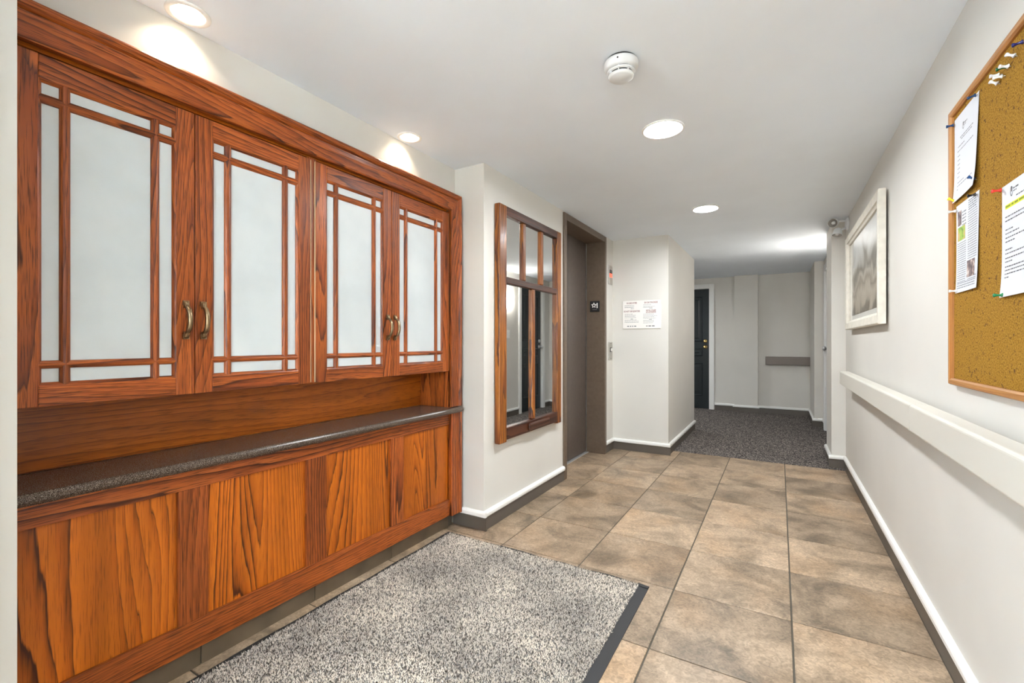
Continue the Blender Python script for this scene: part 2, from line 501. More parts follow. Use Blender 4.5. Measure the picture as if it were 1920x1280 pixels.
class MB:
    def __init__(s, fr=None):
        s.v, s.f, s.m, s.s = [], [], [], []
        s.fr = fr

    def add(s, vs, fs, mi=0, smooth=False):
        o = len(s.v)
        s.v += [s.fr(*p) for p in vs] if s.fr else [tuple(p) for p in vs]
        for f in fs:
            s.f.append([o + i for i in f]); s.m.append(mi); s.s.append(smooth)
        return s

    def box(s, x0, x1, y0, y1, z0, z1, mi=0):
        vs = [(x, y, z) for x in (x0, x1) for y in (y0, y1) for z in (z0, z1)]
        fs = [(0, 1, 3, 2), (4, 6, 7, 5), (0, 4, 5, 1), (2, 3, 7, 6), (0, 2, 6, 4), (1, 5, 7, 3)]
        return s.add(vs, fs, mi)

    def loft(s, rings, mi=0, smooth=False, closed=True, caps=True):
        n = len(rings[0])
        vs = [p for r in rings for p in r]
        fs = []
        for i in range(len(rings) - 1):
            for j in range(n if closed else n - 1):
                k = (j + 1) % n
                fs.append((i * n + j, i * n + k, (i + 1) * n + k, (i + 1) * n + j))
        s.add(vs, fs, mi, smooth)
        if caps:
            o = len(s.v) - len(vs)
            s.f.append([o + j for j in range(n)]); s.m.append(mi); s.s.append(False)
            s.f.append([o + (len(rings) - 1) * n + j for j in range(n)]); s.m.append(mi); s.s.append(False)
        return s

    def prism(s, poly, axis, a, b, mi=0, smooth=False):
        def P(p, t):
            return {'x': (t, p[0], p[1]), 'y': (p[0], t, p[1]), 'z': (p[0], p[1], t)}[axis]
        return s.loft([[P(p, a) for p in poly], [P(p, b) for p in poly]], mi, smooth)

    def lathe(s, prof, c, axis='z', n=24, mi=0, smooth=True, sgn=1):
        """prof: (radius, height) pairs along axis from c"""
        rings = []
        for r, h in prof:
            ring = []
            for k in range(n):
                a = 2 * PI * k / n
                p, q = r * math.cos(a), r * math.sin(a)
                h2 = h * sgn
                ring.append({'z': (c[0] + p, c[1] + q, c[2] + h2), 'x': (c[0] + h2, c[1] + p, c[2] + q), 'y': (c[0] + p, c[1] + h2, c[2] + q)}[axis])
            rings.append(ring)
        return s.loft(rings, mi, smooth, True, False)

    def lathe_dir(s, prof, c, d, n=12, mi=0, smooth=True, caps=True):
        d = Vector(d).normalized()
        u = d.orthogonal().normalized(); v = d.cross(u)
        rings = []
        for r, h in prof:
            rings.append([tuple(Vector(c) + d * h + (u * math.cos(2 * PI * k / n) + v * math.sin(2 * PI * k / n)) * r) for k in range(n)])
        return s.loft(rings, mi, smooth, True, caps)

    def tube(s, path, r, n=8, mi=0):
        rings = []
        for i, p in enumerate(path):
            a = Vector(path[max(0, i - 1)]); b = Vector(path[min(len(path) - 1, i + 1)])
            d = (b - a).normalized()
            u = d.orthogonal().normalized() if i == 0 else (u - d * u.dot(d)).normalized()
            v = d.cross(u)
            rings.append([tuple(Vector(p) + (u * math.cos(2 * PI * k / n) + v * math.sin(2 * PI * k / n)) * r) for k in range(n)])
        return s.loft(rings, mi, True)

    def quad(s, a0, a1, b0, b1, c, mi=0):
        return s.add([(a0, b0, c), (a1, b0, c), (a1, b1, c), (a0, b1, c)], [(0, 1, 2, 3)], mi)

    def text(s, txt, size, a, b, c, mi=0, align='CENTER', wide=1.0, bold=0.0):
        cu = bpy.data.curves.new('t', 'FONT')
        cu.body = txt; cu.size = size; cu.align_x = align; cu.offset = bold * size
        cu.resolution_u = 3
        ob = bpy.data.objects.new('t', cu)
        COL.objects.link(ob)
        dg = bpy.context.evaluated_depsgraph_get()
        me = ob.evaluated_get(dg).to_mesh()
        vs = [(a + p.co.x * wide, b + p.co.y, c) for p in me.vertices]
        fs = [tuple(p.vertices) for p in me.polygons]
        s.add(vs, fs, mi)
        ob.evaluated_get(dg).to_mesh_clear()
        bpy.data.objects.remove(ob); bpy.data.curves.remove(cu)
        return s

    def words(s, a0, a1, b, h, c, mi=0, rnd=random, lo=2.0, hi=7.0):
        """a line of print too small to read: word-length strokes"""
        a = a0
        while a < a1 - h:
            l = min(rnd.uniform(lo, hi) * h, a1 - a)
            s.quad(a, a + l, b, b + h, c, mi)
            a += l + h * 0.9
        return s

    def build(s, name, mats, parent=None, bev=0.0, seg=2, kind=None, origin=None, recalc=True, smooth_angle=None):
        V = np.array(s.v, dtype=float)
        lo, hi = V.min(0), V.max(0)
        o = Vector(origin) if origin else Vector(((lo[0] + hi[0]) / 2, (lo[1] + hi[1]) / 2, lo[2]))
        me = bpy.data.meshes.new(name)
        me.from_pydata([((p[0] - o.x) * K, (p[1] - o.y) * K, (p[2] - o.z) * K) for p in s.v], [], s.f)
        if not isinstance(mats, (list, tuple)):
            mats = [mats]
        for m in mats:
            me.materials.append(M[m] if isinstance(m, str) else m)
        me.polygons.foreach_set('material_index', s.m)
        me.polygons.foreach_set('use_smooth', s.s)
        if recalc:
            bm = bmesh.new(); bm.from_mesh(me)
            bmesh.ops.recalc_face_normals(bm, faces=bm.faces)
            bm.to_mesh(me); bm.free()
        ob = bpy.data.objects.new(name, me)
        COL.objects.link(ob)
        WL[ob] = o
        if parent:
            ob.parent = parent
            ob.location = (o - WL[parent]) * K
        else:
            ob.location = o * K
        if bev:
            bv = ob.modifiers.new('edge', 'BEVEL')
            bv.width = bev * K; bv.segments = seg; bv.limit_method = 'ANGLE'
        if kind:
            ob['kind'] = kind
        return ob

def thing(name, label, cat, loc, group=None, kind=None):
    o = bpy.data.objects.new(name, None)
    o.empty_display_size = 0.05
    COL.objects.link(o)
    o.location = Vector(loc) * K
    WL[o] = Vector(loc)
    o['label'] = label
    if kind:
        o['kind'] = kind
    else:
        o['category'] = cat
    if group:
        o['group'] = group
    return o

def tag(o, label, cat=None, group=None):
    o['label'] = label
    if cat:
        o['category'] = cat
    if group:
        o['group'] = group
    return o

def struct(o, label):
    o['kind'] = 'structure'
    o['label'] = label
    return o

def R_(ox, oy, oz): return lambda a, b, c: (ox - c, oy - a, oz + b)      # on a wall facing -X
def L_(ox, oy, oz): return lambda a, b, c: (ox + c, oy + a, oz + b)      # on a wall facing +X
def B_(ox, oy, oz): return lambda a, b, c: (ox + a, oy - c, oz + b)      # on a wall facing -Y

HC = 2.424           # ceiling height
XL, XA, XR = -1.677, -1.918, 0.562
XN, YA0, YA1 = -1.60, 0.334, 2.471

# ------------------------------------------------------------------ walls
struct(MB().box(-2.35, XN, -1.9, YA0, 0, HC).build('wall_near', 'paint'), 'pale wall edge beside the cabinet alcove')
struct(MB().box(-2.35, XN, -4.6, -4.3, 0, HC).box(-2.35, XN, -4.3, -1.9, 2.33, HC).build('wall_near', 'paint'), 'wall round the glazed entrance behind the viewer')
struct(MB().box(-2.35, XA, YA0, YA1, 2.17, HC).box(-2.35, -2.16, YA0, YA1, 0, 2.17).build('wall_alcove', 'paint'), 'painted wall strip above the oak cabinet')
struct(MB().box(-2.35, XL, YA1, 3.735, 0, HC).build('wall_left', 'paint'), 'warm grey wall carrying the mirror')
struct(MB().box(-2.35, XL, 4.885, 5.149, 0, HC).build('wall_left', 'paint'), 'narrow warm grey wall strip past the elevator')
struct(MB().box(-2.35, XL, 3.735, 4.885, 2.414, HC).build('wall_left', 'paint'), 'wall sliver above the elevator')
struct(MB().box(-2.35, -1.95, 3.735, 4.885, 0, 2.414).build('wall_shaft', 'paint'), 'shaft wall behind the elevator doors')
struct(MB().box(-2.35, -1.048, 5.149, 6.905, 0, HC).build('wall_middle', 'paint'), 'projecting wall block past the elevator')
struct(MB().box(-4.6, -2.25, 9.06, 9.25, 0, HC).box(-2.25, -1.095, 9.06, 9.25, 2.255, HC).box(-1.095, 0.9, 9.06, 9.25, 0, HC).box(-0.69, -0.32, 8.965, 9.06, 0, HC).box(-2.25, -1.095, 9.14, 9.25, 0, 2.255).build('wall_far', 'paint'), 'beige far wall of the carpeted hall with a shallow pier')
struct(MB().box(-4.7, -4.5, 6.905, 9.06, 0, HC).box(-4.6, -2.35, 6.75, 6.905, 0, HC).build('wall_hall_end', 'paint'), 'end of the side hall')
struct(MB().box(XR, 0.9, -4.6, 5.47, 0, HC).build('wall_right', 'paint'), 'long pale wall with handrail, picture and pin board')
struct(MB().box(0.447, 0.9, 5.47, 6.0, 0, HC).build('wall_return', 'paint'), 'short wall return beyond the framed picture')
struct(MB().box(XR, 0.9, 6.0, 6.85, 0, HC).box(XR, 0.9, 7.67, 7.97, 0, HC).box(XR, 0.9, 6.85, 7.67, 2.245, HC).box(0.72, 0.9, 6.85, 7.67, 0, 2.245).build('wall_hall_right', 'paint'), 'hall wall with the second dark door')
struct(MB().box(0.445, 0.9, 7.97, 9.06, 0, HC).build('wall_pier', 'paint'), 'pier at the end of the hall')
struct(MB().box(XN - 0.05, -1.42, -0.15, 0.21, 0, HC).build('wall_near', 'paint'), 'unseen added pier that shades the pale wall edge')  # added out of view to keep lobby light off the wall edge
# lobby behind the camera: end wall, and a glazed entrance in the near wall
struct(MB().box(-2.35, 0.9, -4.8, -4.6, 0, HC).build('wall_entrance', 'paint'), 'end wall behind the viewer')
GY0, GY1, GZ = -4.3, -1.9, 2.33
wn = struct(MB().box(-1.75, -1.65, GY0, GY0 + 0.06, 0, GZ).box(-1.75, -1.65, GY1 - 0.06, GY1, 0, GZ).box(-1.75, -1.65, (GY0 + GY1) / 2 - 0.04, (GY0 + GY1) / 2 + 0.04, 0, GZ).box(-1.75, -1.65, GY0, GY1, GZ - 0.06, GZ).box(-1.75, -1.65, GY0, GY1, 0, 0.10).build('window_1', 'elev'), 'glazed entrance doors behind the viewer')
for a, b_ in ((GY0 + 0.06, (GY0 + GY1) / 2 - 0.04), ((GY0 + GY1) / 2 + 0.04, GY1 - 0.06)):
    MB().box(-1.705, -1.695, a, b_, 0.10, GZ - 0.06).build('pane', 'glass', wn)

# ------------------------------------------------------------------ ceiling with round openings for the lamps
LEDS = [(-0.556, 2.588), (-0.561, 4.319), (-0.558, -1.75), (-0.558, -3.4), (-2.5, 7.95)]
CANS = [(-1.835, 0.808), (-1.838, 1.944)]
holes = [(x, y, 0.100) for x, y in LEDS] + [(x, y, 0.052) for x, y in CANS]
xs = {-4.7, 0.9}; ys = {-4.8, 9.25}
for x, y, r in holes:
    p = r + 0.012
    xs |= {x - p, x + p}; ys |= {y - p, y + p}
xs, ys = sorted(xs), sorted(ys)
mb = MB()
done = set()
def cell_hole(x0, x1, y0, y1):
    for h in holes:
        if abs((x0 + x1) / 2 - h[0]) < h[2] + 0.012 and abs((y0 + y1) / 2 - h[1]) < h[2] + 0.012:
            return h
    return None
for i in range(len(xs) - 1):
    for j in range(len(ys) - 1):
        if cell_hole(xs[i], xs[i + 1], ys[j], ys[j + 1]):
            continue
        mb.add([(xs[i], ys[j], HC), (xs[i + 1], ys[j], HC), (xs[i + 1], ys[j + 1], HC), (xs[i], ys[j + 1], HC)], [(0, 3, 2, 1)])
for x, y, r in holes:
    n = 48; p = r + 0.012
    inner, outer, up = [], [], []
    for k in range(n):
        a = 2 * PI * (k + 0.5) / n
        c, s_ = math.cos(a), math.sin(a)
        q = p / max(abs(c), abs(s_))
        inner.append((x + r * c, y + r * s_, HC)); outer.append((x + q * c, y + q * s_, HC)); up.append((x + r * c, y + r * s_, HC + 0.13))
    mb.loft([outer, inner, up], 0, False, True, False)
    cs = [(x + sx * p, y + sy * p, HC) for sx in (-1, 1) for sy in (-1, 1)]
    for cxy in cs:
        near = sorted(range(n), key=lambda k: (outer[k][0] - cxy[0]) ** 2 + (outer[k][1] - cxy[1]) ** 2)[:2]
        mb.add([cxy, outer[near[0]], outer[near[1]]], [(0, 1, 2)])
mb.box(-4.7, 0.9, -4.8, 9.25, HC + 0.14, HC + 0.2)
struct(mb.build('ceiling', 'ceiling', recalc=False), 'flat white ceiling')

# ------------------------------------------------------------------ floor: tiles and hall carpet
TS, TX, TY = 0.5034, 0.0483, 1.86
fl = struct(MB().box(-2.35, 0.9, -4.8, 5.38, -0.05, -0.004).build('floor', 'grout'), 'tiled lobby floor with dark grout')
tm = None
for r in range(-13, 7):
    for c in range(-4, 1):
        x, y = TX + (c + 0.5) * TS, TY + (r + 0.5) * TS
        if x < -2.0:
            continue
        if tm is None:
            h = TS / 2 - 0.0034
            t = MB().box(x - h, x + h, y - h, y + h, -0.012, 0).build('tile', 'tile', fl, bev=0.002)
            dg = bpy.context.evaluated_depsgraph_get()
            tm = bpy.data.meshes.new_from_object(t.evaluated_get(dg))
            t.modifiers.clear(); t.data = tm
        else:
            t = bpy.data.objects.new('tile', tm)
            COL.objects.link(t)
            t.parent = fl
            t.location = (Vector((x, y, -0.012)) - WL[fl]) * K
struct(MB().box(-4.7, 0.9, 5.38, 9.25, -0.05, 0.003).build('floor_hall', 'carpet'), 'charcoal speckled carpet of the far hall')

# ------------------------------------------------------------------ baseboards: dark vinyl base with white cap
TB, TCP = 0.012, 0.024
def baseboard(name, axis, at, sgn, a, b):
    """run along `axis` ('x' or 'y') on plane `at`, standing out towards sgn"""
    def prof(t0, t1, z0, z1, rnd):
        p0, p1 = at, at + sgn * t1
        if rnd:
            e = sgn * 0.010
            return [(p0, z0), (p1 - e * 0.3, z0), (p1, z0 + 0.008), (p1, z1 - 0.014), (p1 - e * 0.5, z1 - 0.004), (p1 - e * 1.3, z1), (p0, z1)]
        return [(p0, z0), (p1, z0), (p1, z1), (p0, z1)]
    m1 = MB().prism(prof(0, TB, 0, 0.09, False), axis, a, b)
    o = m1.build(name, 'base')
    struct(o, 'dark taupe baseboard under a white cap')
    c = MB().prism(prof(0, TCP, 0.09, 0.127, True), axis, a, b).build('cap', 'white', o)
    return o
# prism on axis x: poly = (y, z); axis y: poly = (x, z)
baseboard('baseboard_alcove', 'x', YA1, -1, -1.925, XL + TCP)
baseboard('baseboard_left', 'y', XL, 1, YA1, 3.735)
baseboard('baseboard_left', 'y', XL, 1, 4.885, 5.149)
baseboard('baseboard_middle', 'x', 5.149, -1, XL, -1.048 + TCP)
baseboard('baseboard_middle', 'y', -1.048, 1, 5.149, 6.905)
baseboard('baseboard_far', 'x', 9.06, -1, -1.02, -0.69)
baseboard('baseboard_far', 'x', 8.965, -1, -0.69 - TCP, -0.32 + TCP)
baseboard('baseboard_far', 'x', 9.06, -1, -0.32, 0.445)
baseboard('baseboard_pier', 'x', 7.97, -1, 0.445 - TCP, XR)
baseboard('baseboard_pier', 'y', 0.445, -1, 7.97, 9.06)
baseboard('baseboard_right', 'y', XR, -1, -4.6, 5.47)
baseboard('baseboard_return', 'x', 5.47, -1, 0.447 - TCP, XR)
baseboard('baseboard_return', 'y', 0.447, -1, 5.47, 6.0)
baseboard('baseboard_hall', 'y', XR, -1, 6.0, 6.76)
baseboard('baseboard_hall', 'y', XR, -1, 7.76, 7.97)
baseboard('baseboard_near', 'y', XN, 1, 0.21, YA0)

# ------------------------------------------------------------------ hall doors
def panel_door(name, label, fr, w, h, hinge_right, casing_w=0.085, knob='brass'):
    """fr: local frame at the bottom of the opening's reference jamb; a runs across, b up, c out of the wall"""
    d = MB(fr).box(0.004, w - 0.004, 0.008, h - 0.004, -0.075, -0.030).build(name, 'door')
    struct(d, label)
    st, mid = 0.115, 0.10
    cols = [(st, w / 2 - 0.05), (w / 2 + 0.05, w - st)]
    rows = [(0.24, 0.86), (0.98, 1.13), (1.25, h - 0.14)]
    for a0, a1 in cols:
        for b0, b1 in rows:
            q = MB(fr)
            rings = []
            for k, (ins, c) in enumerate([(0, -0.030), (0.012, -0.022), (0.022, -0.030), (0.045, -0.034), (0.075, -0.024)]):
                rings.append([(a0 + ins, b0 + ins, c), (a1 - ins, b0 + ins, c), (a1 - ins, b1 - ins, c), (a0 + ins, b1 - ins, c)])
            q.loft(rings, 0, False, True, False)
            q.f.append([len(q.v) - 4 + i for i in range(4)]); q.m.append(0); q.s.append(False)
            q.build('panel', 'door', d, recalc=False)
    ak = 0.07 if hinge_right else w - 0.07
    for nm, bz, prof in (('deadbolt', 1.262, [(0.034, 0), (0.034, 0.008), (0.028, 0.018), (0.0, 0.020)]), ('knob', 1.155, [(0.036, 0), (0.036, 0.006), (0.012, 0.010), (0.012, 0.03), (0.030, 0.045), (0.033, 0.060), (0.022, 0.075), (0.0, 0.078)])):
        MB(fr).lathe_dir(prof, (ak, bz, -0.030), (0, 0, 1), 16).build(nm, knob, d)
    cw = casing_w
    for nm, a0, a1, b0, b1 in (('casing', -cw, 0, 0, h + cw), ('casing', w, w + cw, 0, h + cw), ('casing', 0, w, h, h + cw)):
        MB(fr).box(a0, a1, b0, b1, 0, 0.022).build(nm, 'white', d, bev=0.005)
    for a0, a1 in ((-0.012, 0.003), (w - 0.003, w + 0.012)):
        MB(fr).box(a0, a1, 0, h, -0.08, 0.004).build('jamb', 'white', d)
    MB(fr).box(0, w, h - 0.003, h + 0.01, -0.08, 0.004).build('jamb', 'white', d)
    return d

panel_door('door_1', 'dark teal panelled door with brass knob at the hall end', B_(-2.03, 9.06, 0), 0.915, 2.235, False)
d2 = panel_door('door_2', 'black panelled door seen in the mirror', R_(XR, 7.67, 0), 0.82, 2.235, True, knob='silver')
# hanging ornament on that door
orn = thing('door_ornament', 'silver beaded ornament hanging on the dark door seen in the mirror', 'ornament', (XR + 0.03, 7.28, 1.36))
fr = R_(XR + 0.028, 7.28, 0)
MB(fr).tube([(0, 1.80, 0.008), (0.004, 1.60, 0.008), (-0.004, 1.40, 0.008)], 0.004).build('cord', 'silver', orn)
for k in range(9):
    z = 1.78 - k * 0.045
    r = 0.020 if k < 4 else 0.012
    MB(fr).lathe_dir([(0.002, -r), (r * 0.8, -r * 0.6), (r, 0), (r * 0.8, r * 0.6), (0.002, r)], (0.012 * math.sin(k * 2.1), z, 0.014), (0, 0.3, 1), 8).build('bead', 'silver', orn)

# ------------------------------------------------------------------ elevator entrance
ev = thing('elevator_entrance', 'dark bronze elevator doorway with deep jambs beside the mirror', 'elevator', (-1.8, 4.31, 0))
Y0, Y1, ZT = 3.735, 4.885, 2.413
XF = XL + 0.016
MB().box(-1.875, XF, Y0 + 0.0005, Y0 + 0.058, 0, ZT).build('jamb', 'elev', ev, bev=0.003)
MB().box(-1.875, XF, Y1 - 0.058, Y1 - 0.0005, 0, ZT).build('jamb', 'elev', ev, bev=0.003)
MB().box(-1.875, XF, Y0 + 0.058, Y1 - 0.058, ZT - 0.062, ZT).build('header', 'elev', ev, bev=0.003)
ym = (Y0 + Y1) / 2
MB().box(-1.93, -1.88, Y0 + 0.062, ym - 0.002, 0.012, ZT - 0.04).build('door_panel', 'elev_door', ev, bev=0.003)
MB().box(-1.93, -1.88, ym + 0.002, Y1 - 0.066, 0.012, ZT - 0.04).build('door_panel', 'elev_door', ev, bev=0.003)
MB().box(-1.94, -1.848, Y0 + 0.058, Y1 - 0.058, 0, 0.006).build('sill', 'sill', ev)

# floor sign on the jamb: star and 1
fr = B_(-1.776, Y1 - 0.058, 1.641)
sg = thing('floor_sign', 'small black square sign with white star and numeral 1 on elevator jamb', 'sign', (-1.776, Y1 - 0.06, 1.581))
MB(fr).box(-0.056, 0.056, -0.060, 0.060, 0.0, 0.006).build('plate', 'black', sg, bev=0.002)
mk = MB(fr)
def star(cx, cy, R, r):
    return [(cx + (R if k % 2 == 0 else r) * math.sin(k * PI / 5), cy + (R if k % 2 == 0 else r) * math.cos(k * PI / 5)) for k in range(10)]
o_, i_ = star(-0.010, 0.012, 0.034, 0.018), star(-0.010, 0.011, 0.016, 0.0085)
for k in range(10):
    k2 = (k + 1) % 10
    mk.add([(*o_[k], 0.0066), (*o_[k2], 0.0066), (*i_[k2], 0.0066), (*i_[k], 0.0066)], [(0, 1, 2, 3)])
mk.text('1', 0.078, 0.028, -0.018, 0.0066, 0, bold=0.025)
for k in range(5):
    mk.lathe_dir([(0.0022, 0), (0.0022, 0.001)], (-0.02 + k * 0.01, -0.035, 0.006), (0, 0, 1), 6)
mk.build('lettering', 'sheet', sg)

# indicator and call station on the wall strip past the elevator
fr = L_(XL, 5.045, 0)
ind = thing('floor_indicator', 'steel elevator indicator plate with black and red display', 'indicator', (XL, 5.045, 1.905))
MB(fr).box(-0.060, 0.060, 1.905, 2.118, 0, 0.012).build('plate', 'steel', ind, bev=0.003)
MB(fr).box(-0.040, 0.040, 2.030, 2.070, 0.010, 0.015).build('display', 'black', ind)
MB(fr).box(-0.040, 0.040, 1.985, 2.028, 0.010, 0.015).build('lamp', 'led_red', ind)
MB(fr).quad(-0.008, 0.012, 2.040, 2.062, 0.0155).build('numeral', 'lens', ind)
cs = thing('call_station', 'steel elevator call plate with one square button', 'button', (XL, 5.055, 1.04))
MB(fr).box(-0.052, 0.068, 1.040, 1.242, 0, 0.010).build('plate', 'steel', cs, bev=0.003)
MB(fr).box(-0.018, 0.034, 1.128, 1.180, 0.008, 0.014).build('bezel', 'black', cs, bev=0.002)
MB(fr).box(-0.009, 0.025, 1.137, 1.171, 0.010, 0.024).build('button', 'sheet', cs, bev=0.003)
for bz in (1.055, 1.227):
    MB(fr).lathe_dir([(0.006, 0), (0.005, 0.004), (0.0, 0.005)], (0.008, bz, 0.009), (0, 0, 1), 10).build('screw', 'lens', cs)

# bilingual fire notice
fr = B_(-1.342, 5.149, 1.5545)
nt_ = thing('fire_notice', 'white bilingual fire notice with dark red headings beside the elevator', 'notice', (-1.342, 5.14, 1.397))
MB(fr).box(-0.213, 0.213, -0.158, 0.158, 0.0, 0.008).build('plate', 'sheet', nt_, bev=0.001)
bd = MB(fr)
C_ = 0.0086
for tx, sz, x_, z_ in (('IN CASE OF FIRE', 0.026, -0.108, 0.124), ("EN CAS D'INCENDIE", 0.026, 0.108, 0.124), ('DO NOT USE ELEVATORS', 0.026, -0.108, 0.030), ('NE PAS UTILISER', 0.024, 0.108, 0.036), ('LES ASCENSEURS', 0.024, 0.108, 0.016)):
    MB(fr).text(tx, sz, x_, z_, C_, 0, wide=0.62, bold=0.02).build('heading', 'red_ink', nt_, recalc=False)
rn = random.Random(3)
for x0, rows in ((-0.190, (0.105, 0.090, 0.081, 0.006, -0.008, -0.022, -0.036, -0.062, -0.076, -0.09)), (0.022, (0.104, 0.086, 0.076, 0.000, -0.018, -0.032, -0.046, -0.070, -0.084, -0.098))):
    for b in rows:
        bd.words(x0, x0 + rn.uniform(0.09, 0.165), b, 0.0035, C_, 0, rn)
for x0, b in ((-0.120, 0.066), (0.090, 0.066), (-0.120, -0.052), (0.085, -0.060)):
    bd.words(x0, x0 + 0.035, b, 0.005, C_, 0, rn)
for x0 in (-0.160, 0.055):
    bd.words(x0, x0 + 0.105, -0.137, 0.011, C_, 0, rn, 1.0, 3.0)
bd.build('fine_print', 'grey_ink', nt_, recalc=False, kind='stuff')

# ------------------------------------------------------------------ window-sash mirror
mr = thing('sash_mirror', 'tall mirror made from an old stained window sash with five panes', 'mirror', (-1.65, 3.095, 0.55))
fr = L_(XL + 0.004, 2.592, 0.545)
W_, H_, TH = 1.008, 1.645, 0.044
sl, sr, tr_, br_ = 0.095, 0.080, 0.062, 0.100
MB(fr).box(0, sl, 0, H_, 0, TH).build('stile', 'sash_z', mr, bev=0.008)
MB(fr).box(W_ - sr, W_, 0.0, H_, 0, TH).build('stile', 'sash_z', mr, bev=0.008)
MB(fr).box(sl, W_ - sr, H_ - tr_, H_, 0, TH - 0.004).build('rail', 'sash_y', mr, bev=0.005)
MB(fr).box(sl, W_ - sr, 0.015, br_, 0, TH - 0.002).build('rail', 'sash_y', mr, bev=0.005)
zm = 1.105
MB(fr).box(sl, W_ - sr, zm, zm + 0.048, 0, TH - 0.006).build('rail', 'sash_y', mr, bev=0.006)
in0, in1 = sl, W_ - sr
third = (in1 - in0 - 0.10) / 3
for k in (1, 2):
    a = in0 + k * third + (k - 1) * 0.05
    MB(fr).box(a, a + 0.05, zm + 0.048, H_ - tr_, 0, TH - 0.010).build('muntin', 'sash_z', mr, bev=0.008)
am = (in0 + in1) / 2
MB(fr).box(am - 0.026, am + 0.026, br_, zm, 0, TH - 0.008).build('muntin', 'sash_z', mr, bev=0.009)
for k in range(3):
    a = in0 + k * (third + 0.05)
    MB(fr).box(a, a + third, zm + 0.048, H_ - tr_, 0.012, 0.017).build('pane', 'mirror', mr)
MB(fr).box(in0, am - 0.026, br_, zm, 0.012, 0.017).build('pane', 'mirror', mr)
MB(fr).box(am + 0.026, in1, br_, zm, 0.012, 0.017).build('pane', 'mirror', mr)
MB(fr).box(0.40, 0.74, 0.028, 0.085, TH - 0.004, TH + 0.020).build('sash_lift', 'sash_y', mr, bev=0.012)

# ------------------------------------------------------------------ oak cabinet wall
XD = -1.868                       # face of doors and base frame
CY0, CY1 = 0.336, 2.445           # outer edges of the casing
YI0, YI1 = 0.372, 2.345           # inner edges of the casing
ZI = 2.104                        # underside of the header
uc = thing('display_cabinet', 'wall-wide oak cabinet with four frosted glass doors above a shallow niche', 'cabinet', (-1.98, 1.365, 0.812))
prof = [(0.0, -0.004), (0.0, 0.020), (0.005, 0.024), (0.050, 0.023), (0.068, 0.026), (0.073, 0.018), (0.077, 0.026), (0.084, 0.034), (0.094, 0.034), (0.100, 0.030), (0.100, -0.004)]
HZ = 1.14                          # header is taller than the side casing is wide
hd = MB()
hd.loft([[(XD + c, YI0 - o * 0.36, ZI + o * HZ) for o, c in prof], [(XD + c, YI1 + o, ZI + o * HZ) for o, c in prof]])
hd.build('header', 'oak_y', uc)
MB().loft([[(XD + c, YI1 + o, 0.816) for o, c in prof], [(XD + c, YI1 + o, ZI + o * HZ) for o, c in prof]]).build('casing', 'oak_z', uc)
MB().loft([[(XD + c, YI0 - o * 0.36, 0.816) for o, c in prof], [(XD + c, YI0 - o * 0.36, ZI + o * HZ) for o, c in prof]]).build('casing', 'oak_z', uc)
MB().box(-2.12, XD - 0.022, YI0 - 0.02, YI1 + 0.02, 1.052, 1.072).build('bottom_panel', 'niche', uc)
MB().box(-2.13, -2.115, YI0 - 0.02, YI1 + 0.02, 0.812, 2.10).build('back_panel', 'niche', uc)
for y in (YI0 - 0.02, YI1):
    MB().box(-2.115, XD + 0.004, y, y + 0.02, 0.812, 2.10).build('side_panel', 'oak_z', uc)
MB().box(-2.12, XD - 0.02, YI0, YI1, 2.10, 2.12).build('top_panel', 'niche', uc)
MB().box(XD - 0.020, XD - 0.006, 1.318, 1.360, 1.052, 2.10).build('mullion', 'oak_z', uc, bev=0.002)
for y in (1.3275, 1.3500, 2.3432):
    MB().box(XD - 0.012, XD - 0.001, y, y + 0.0020, 1.055, 2.086).build('edge_band', 'pale_edge', uc)

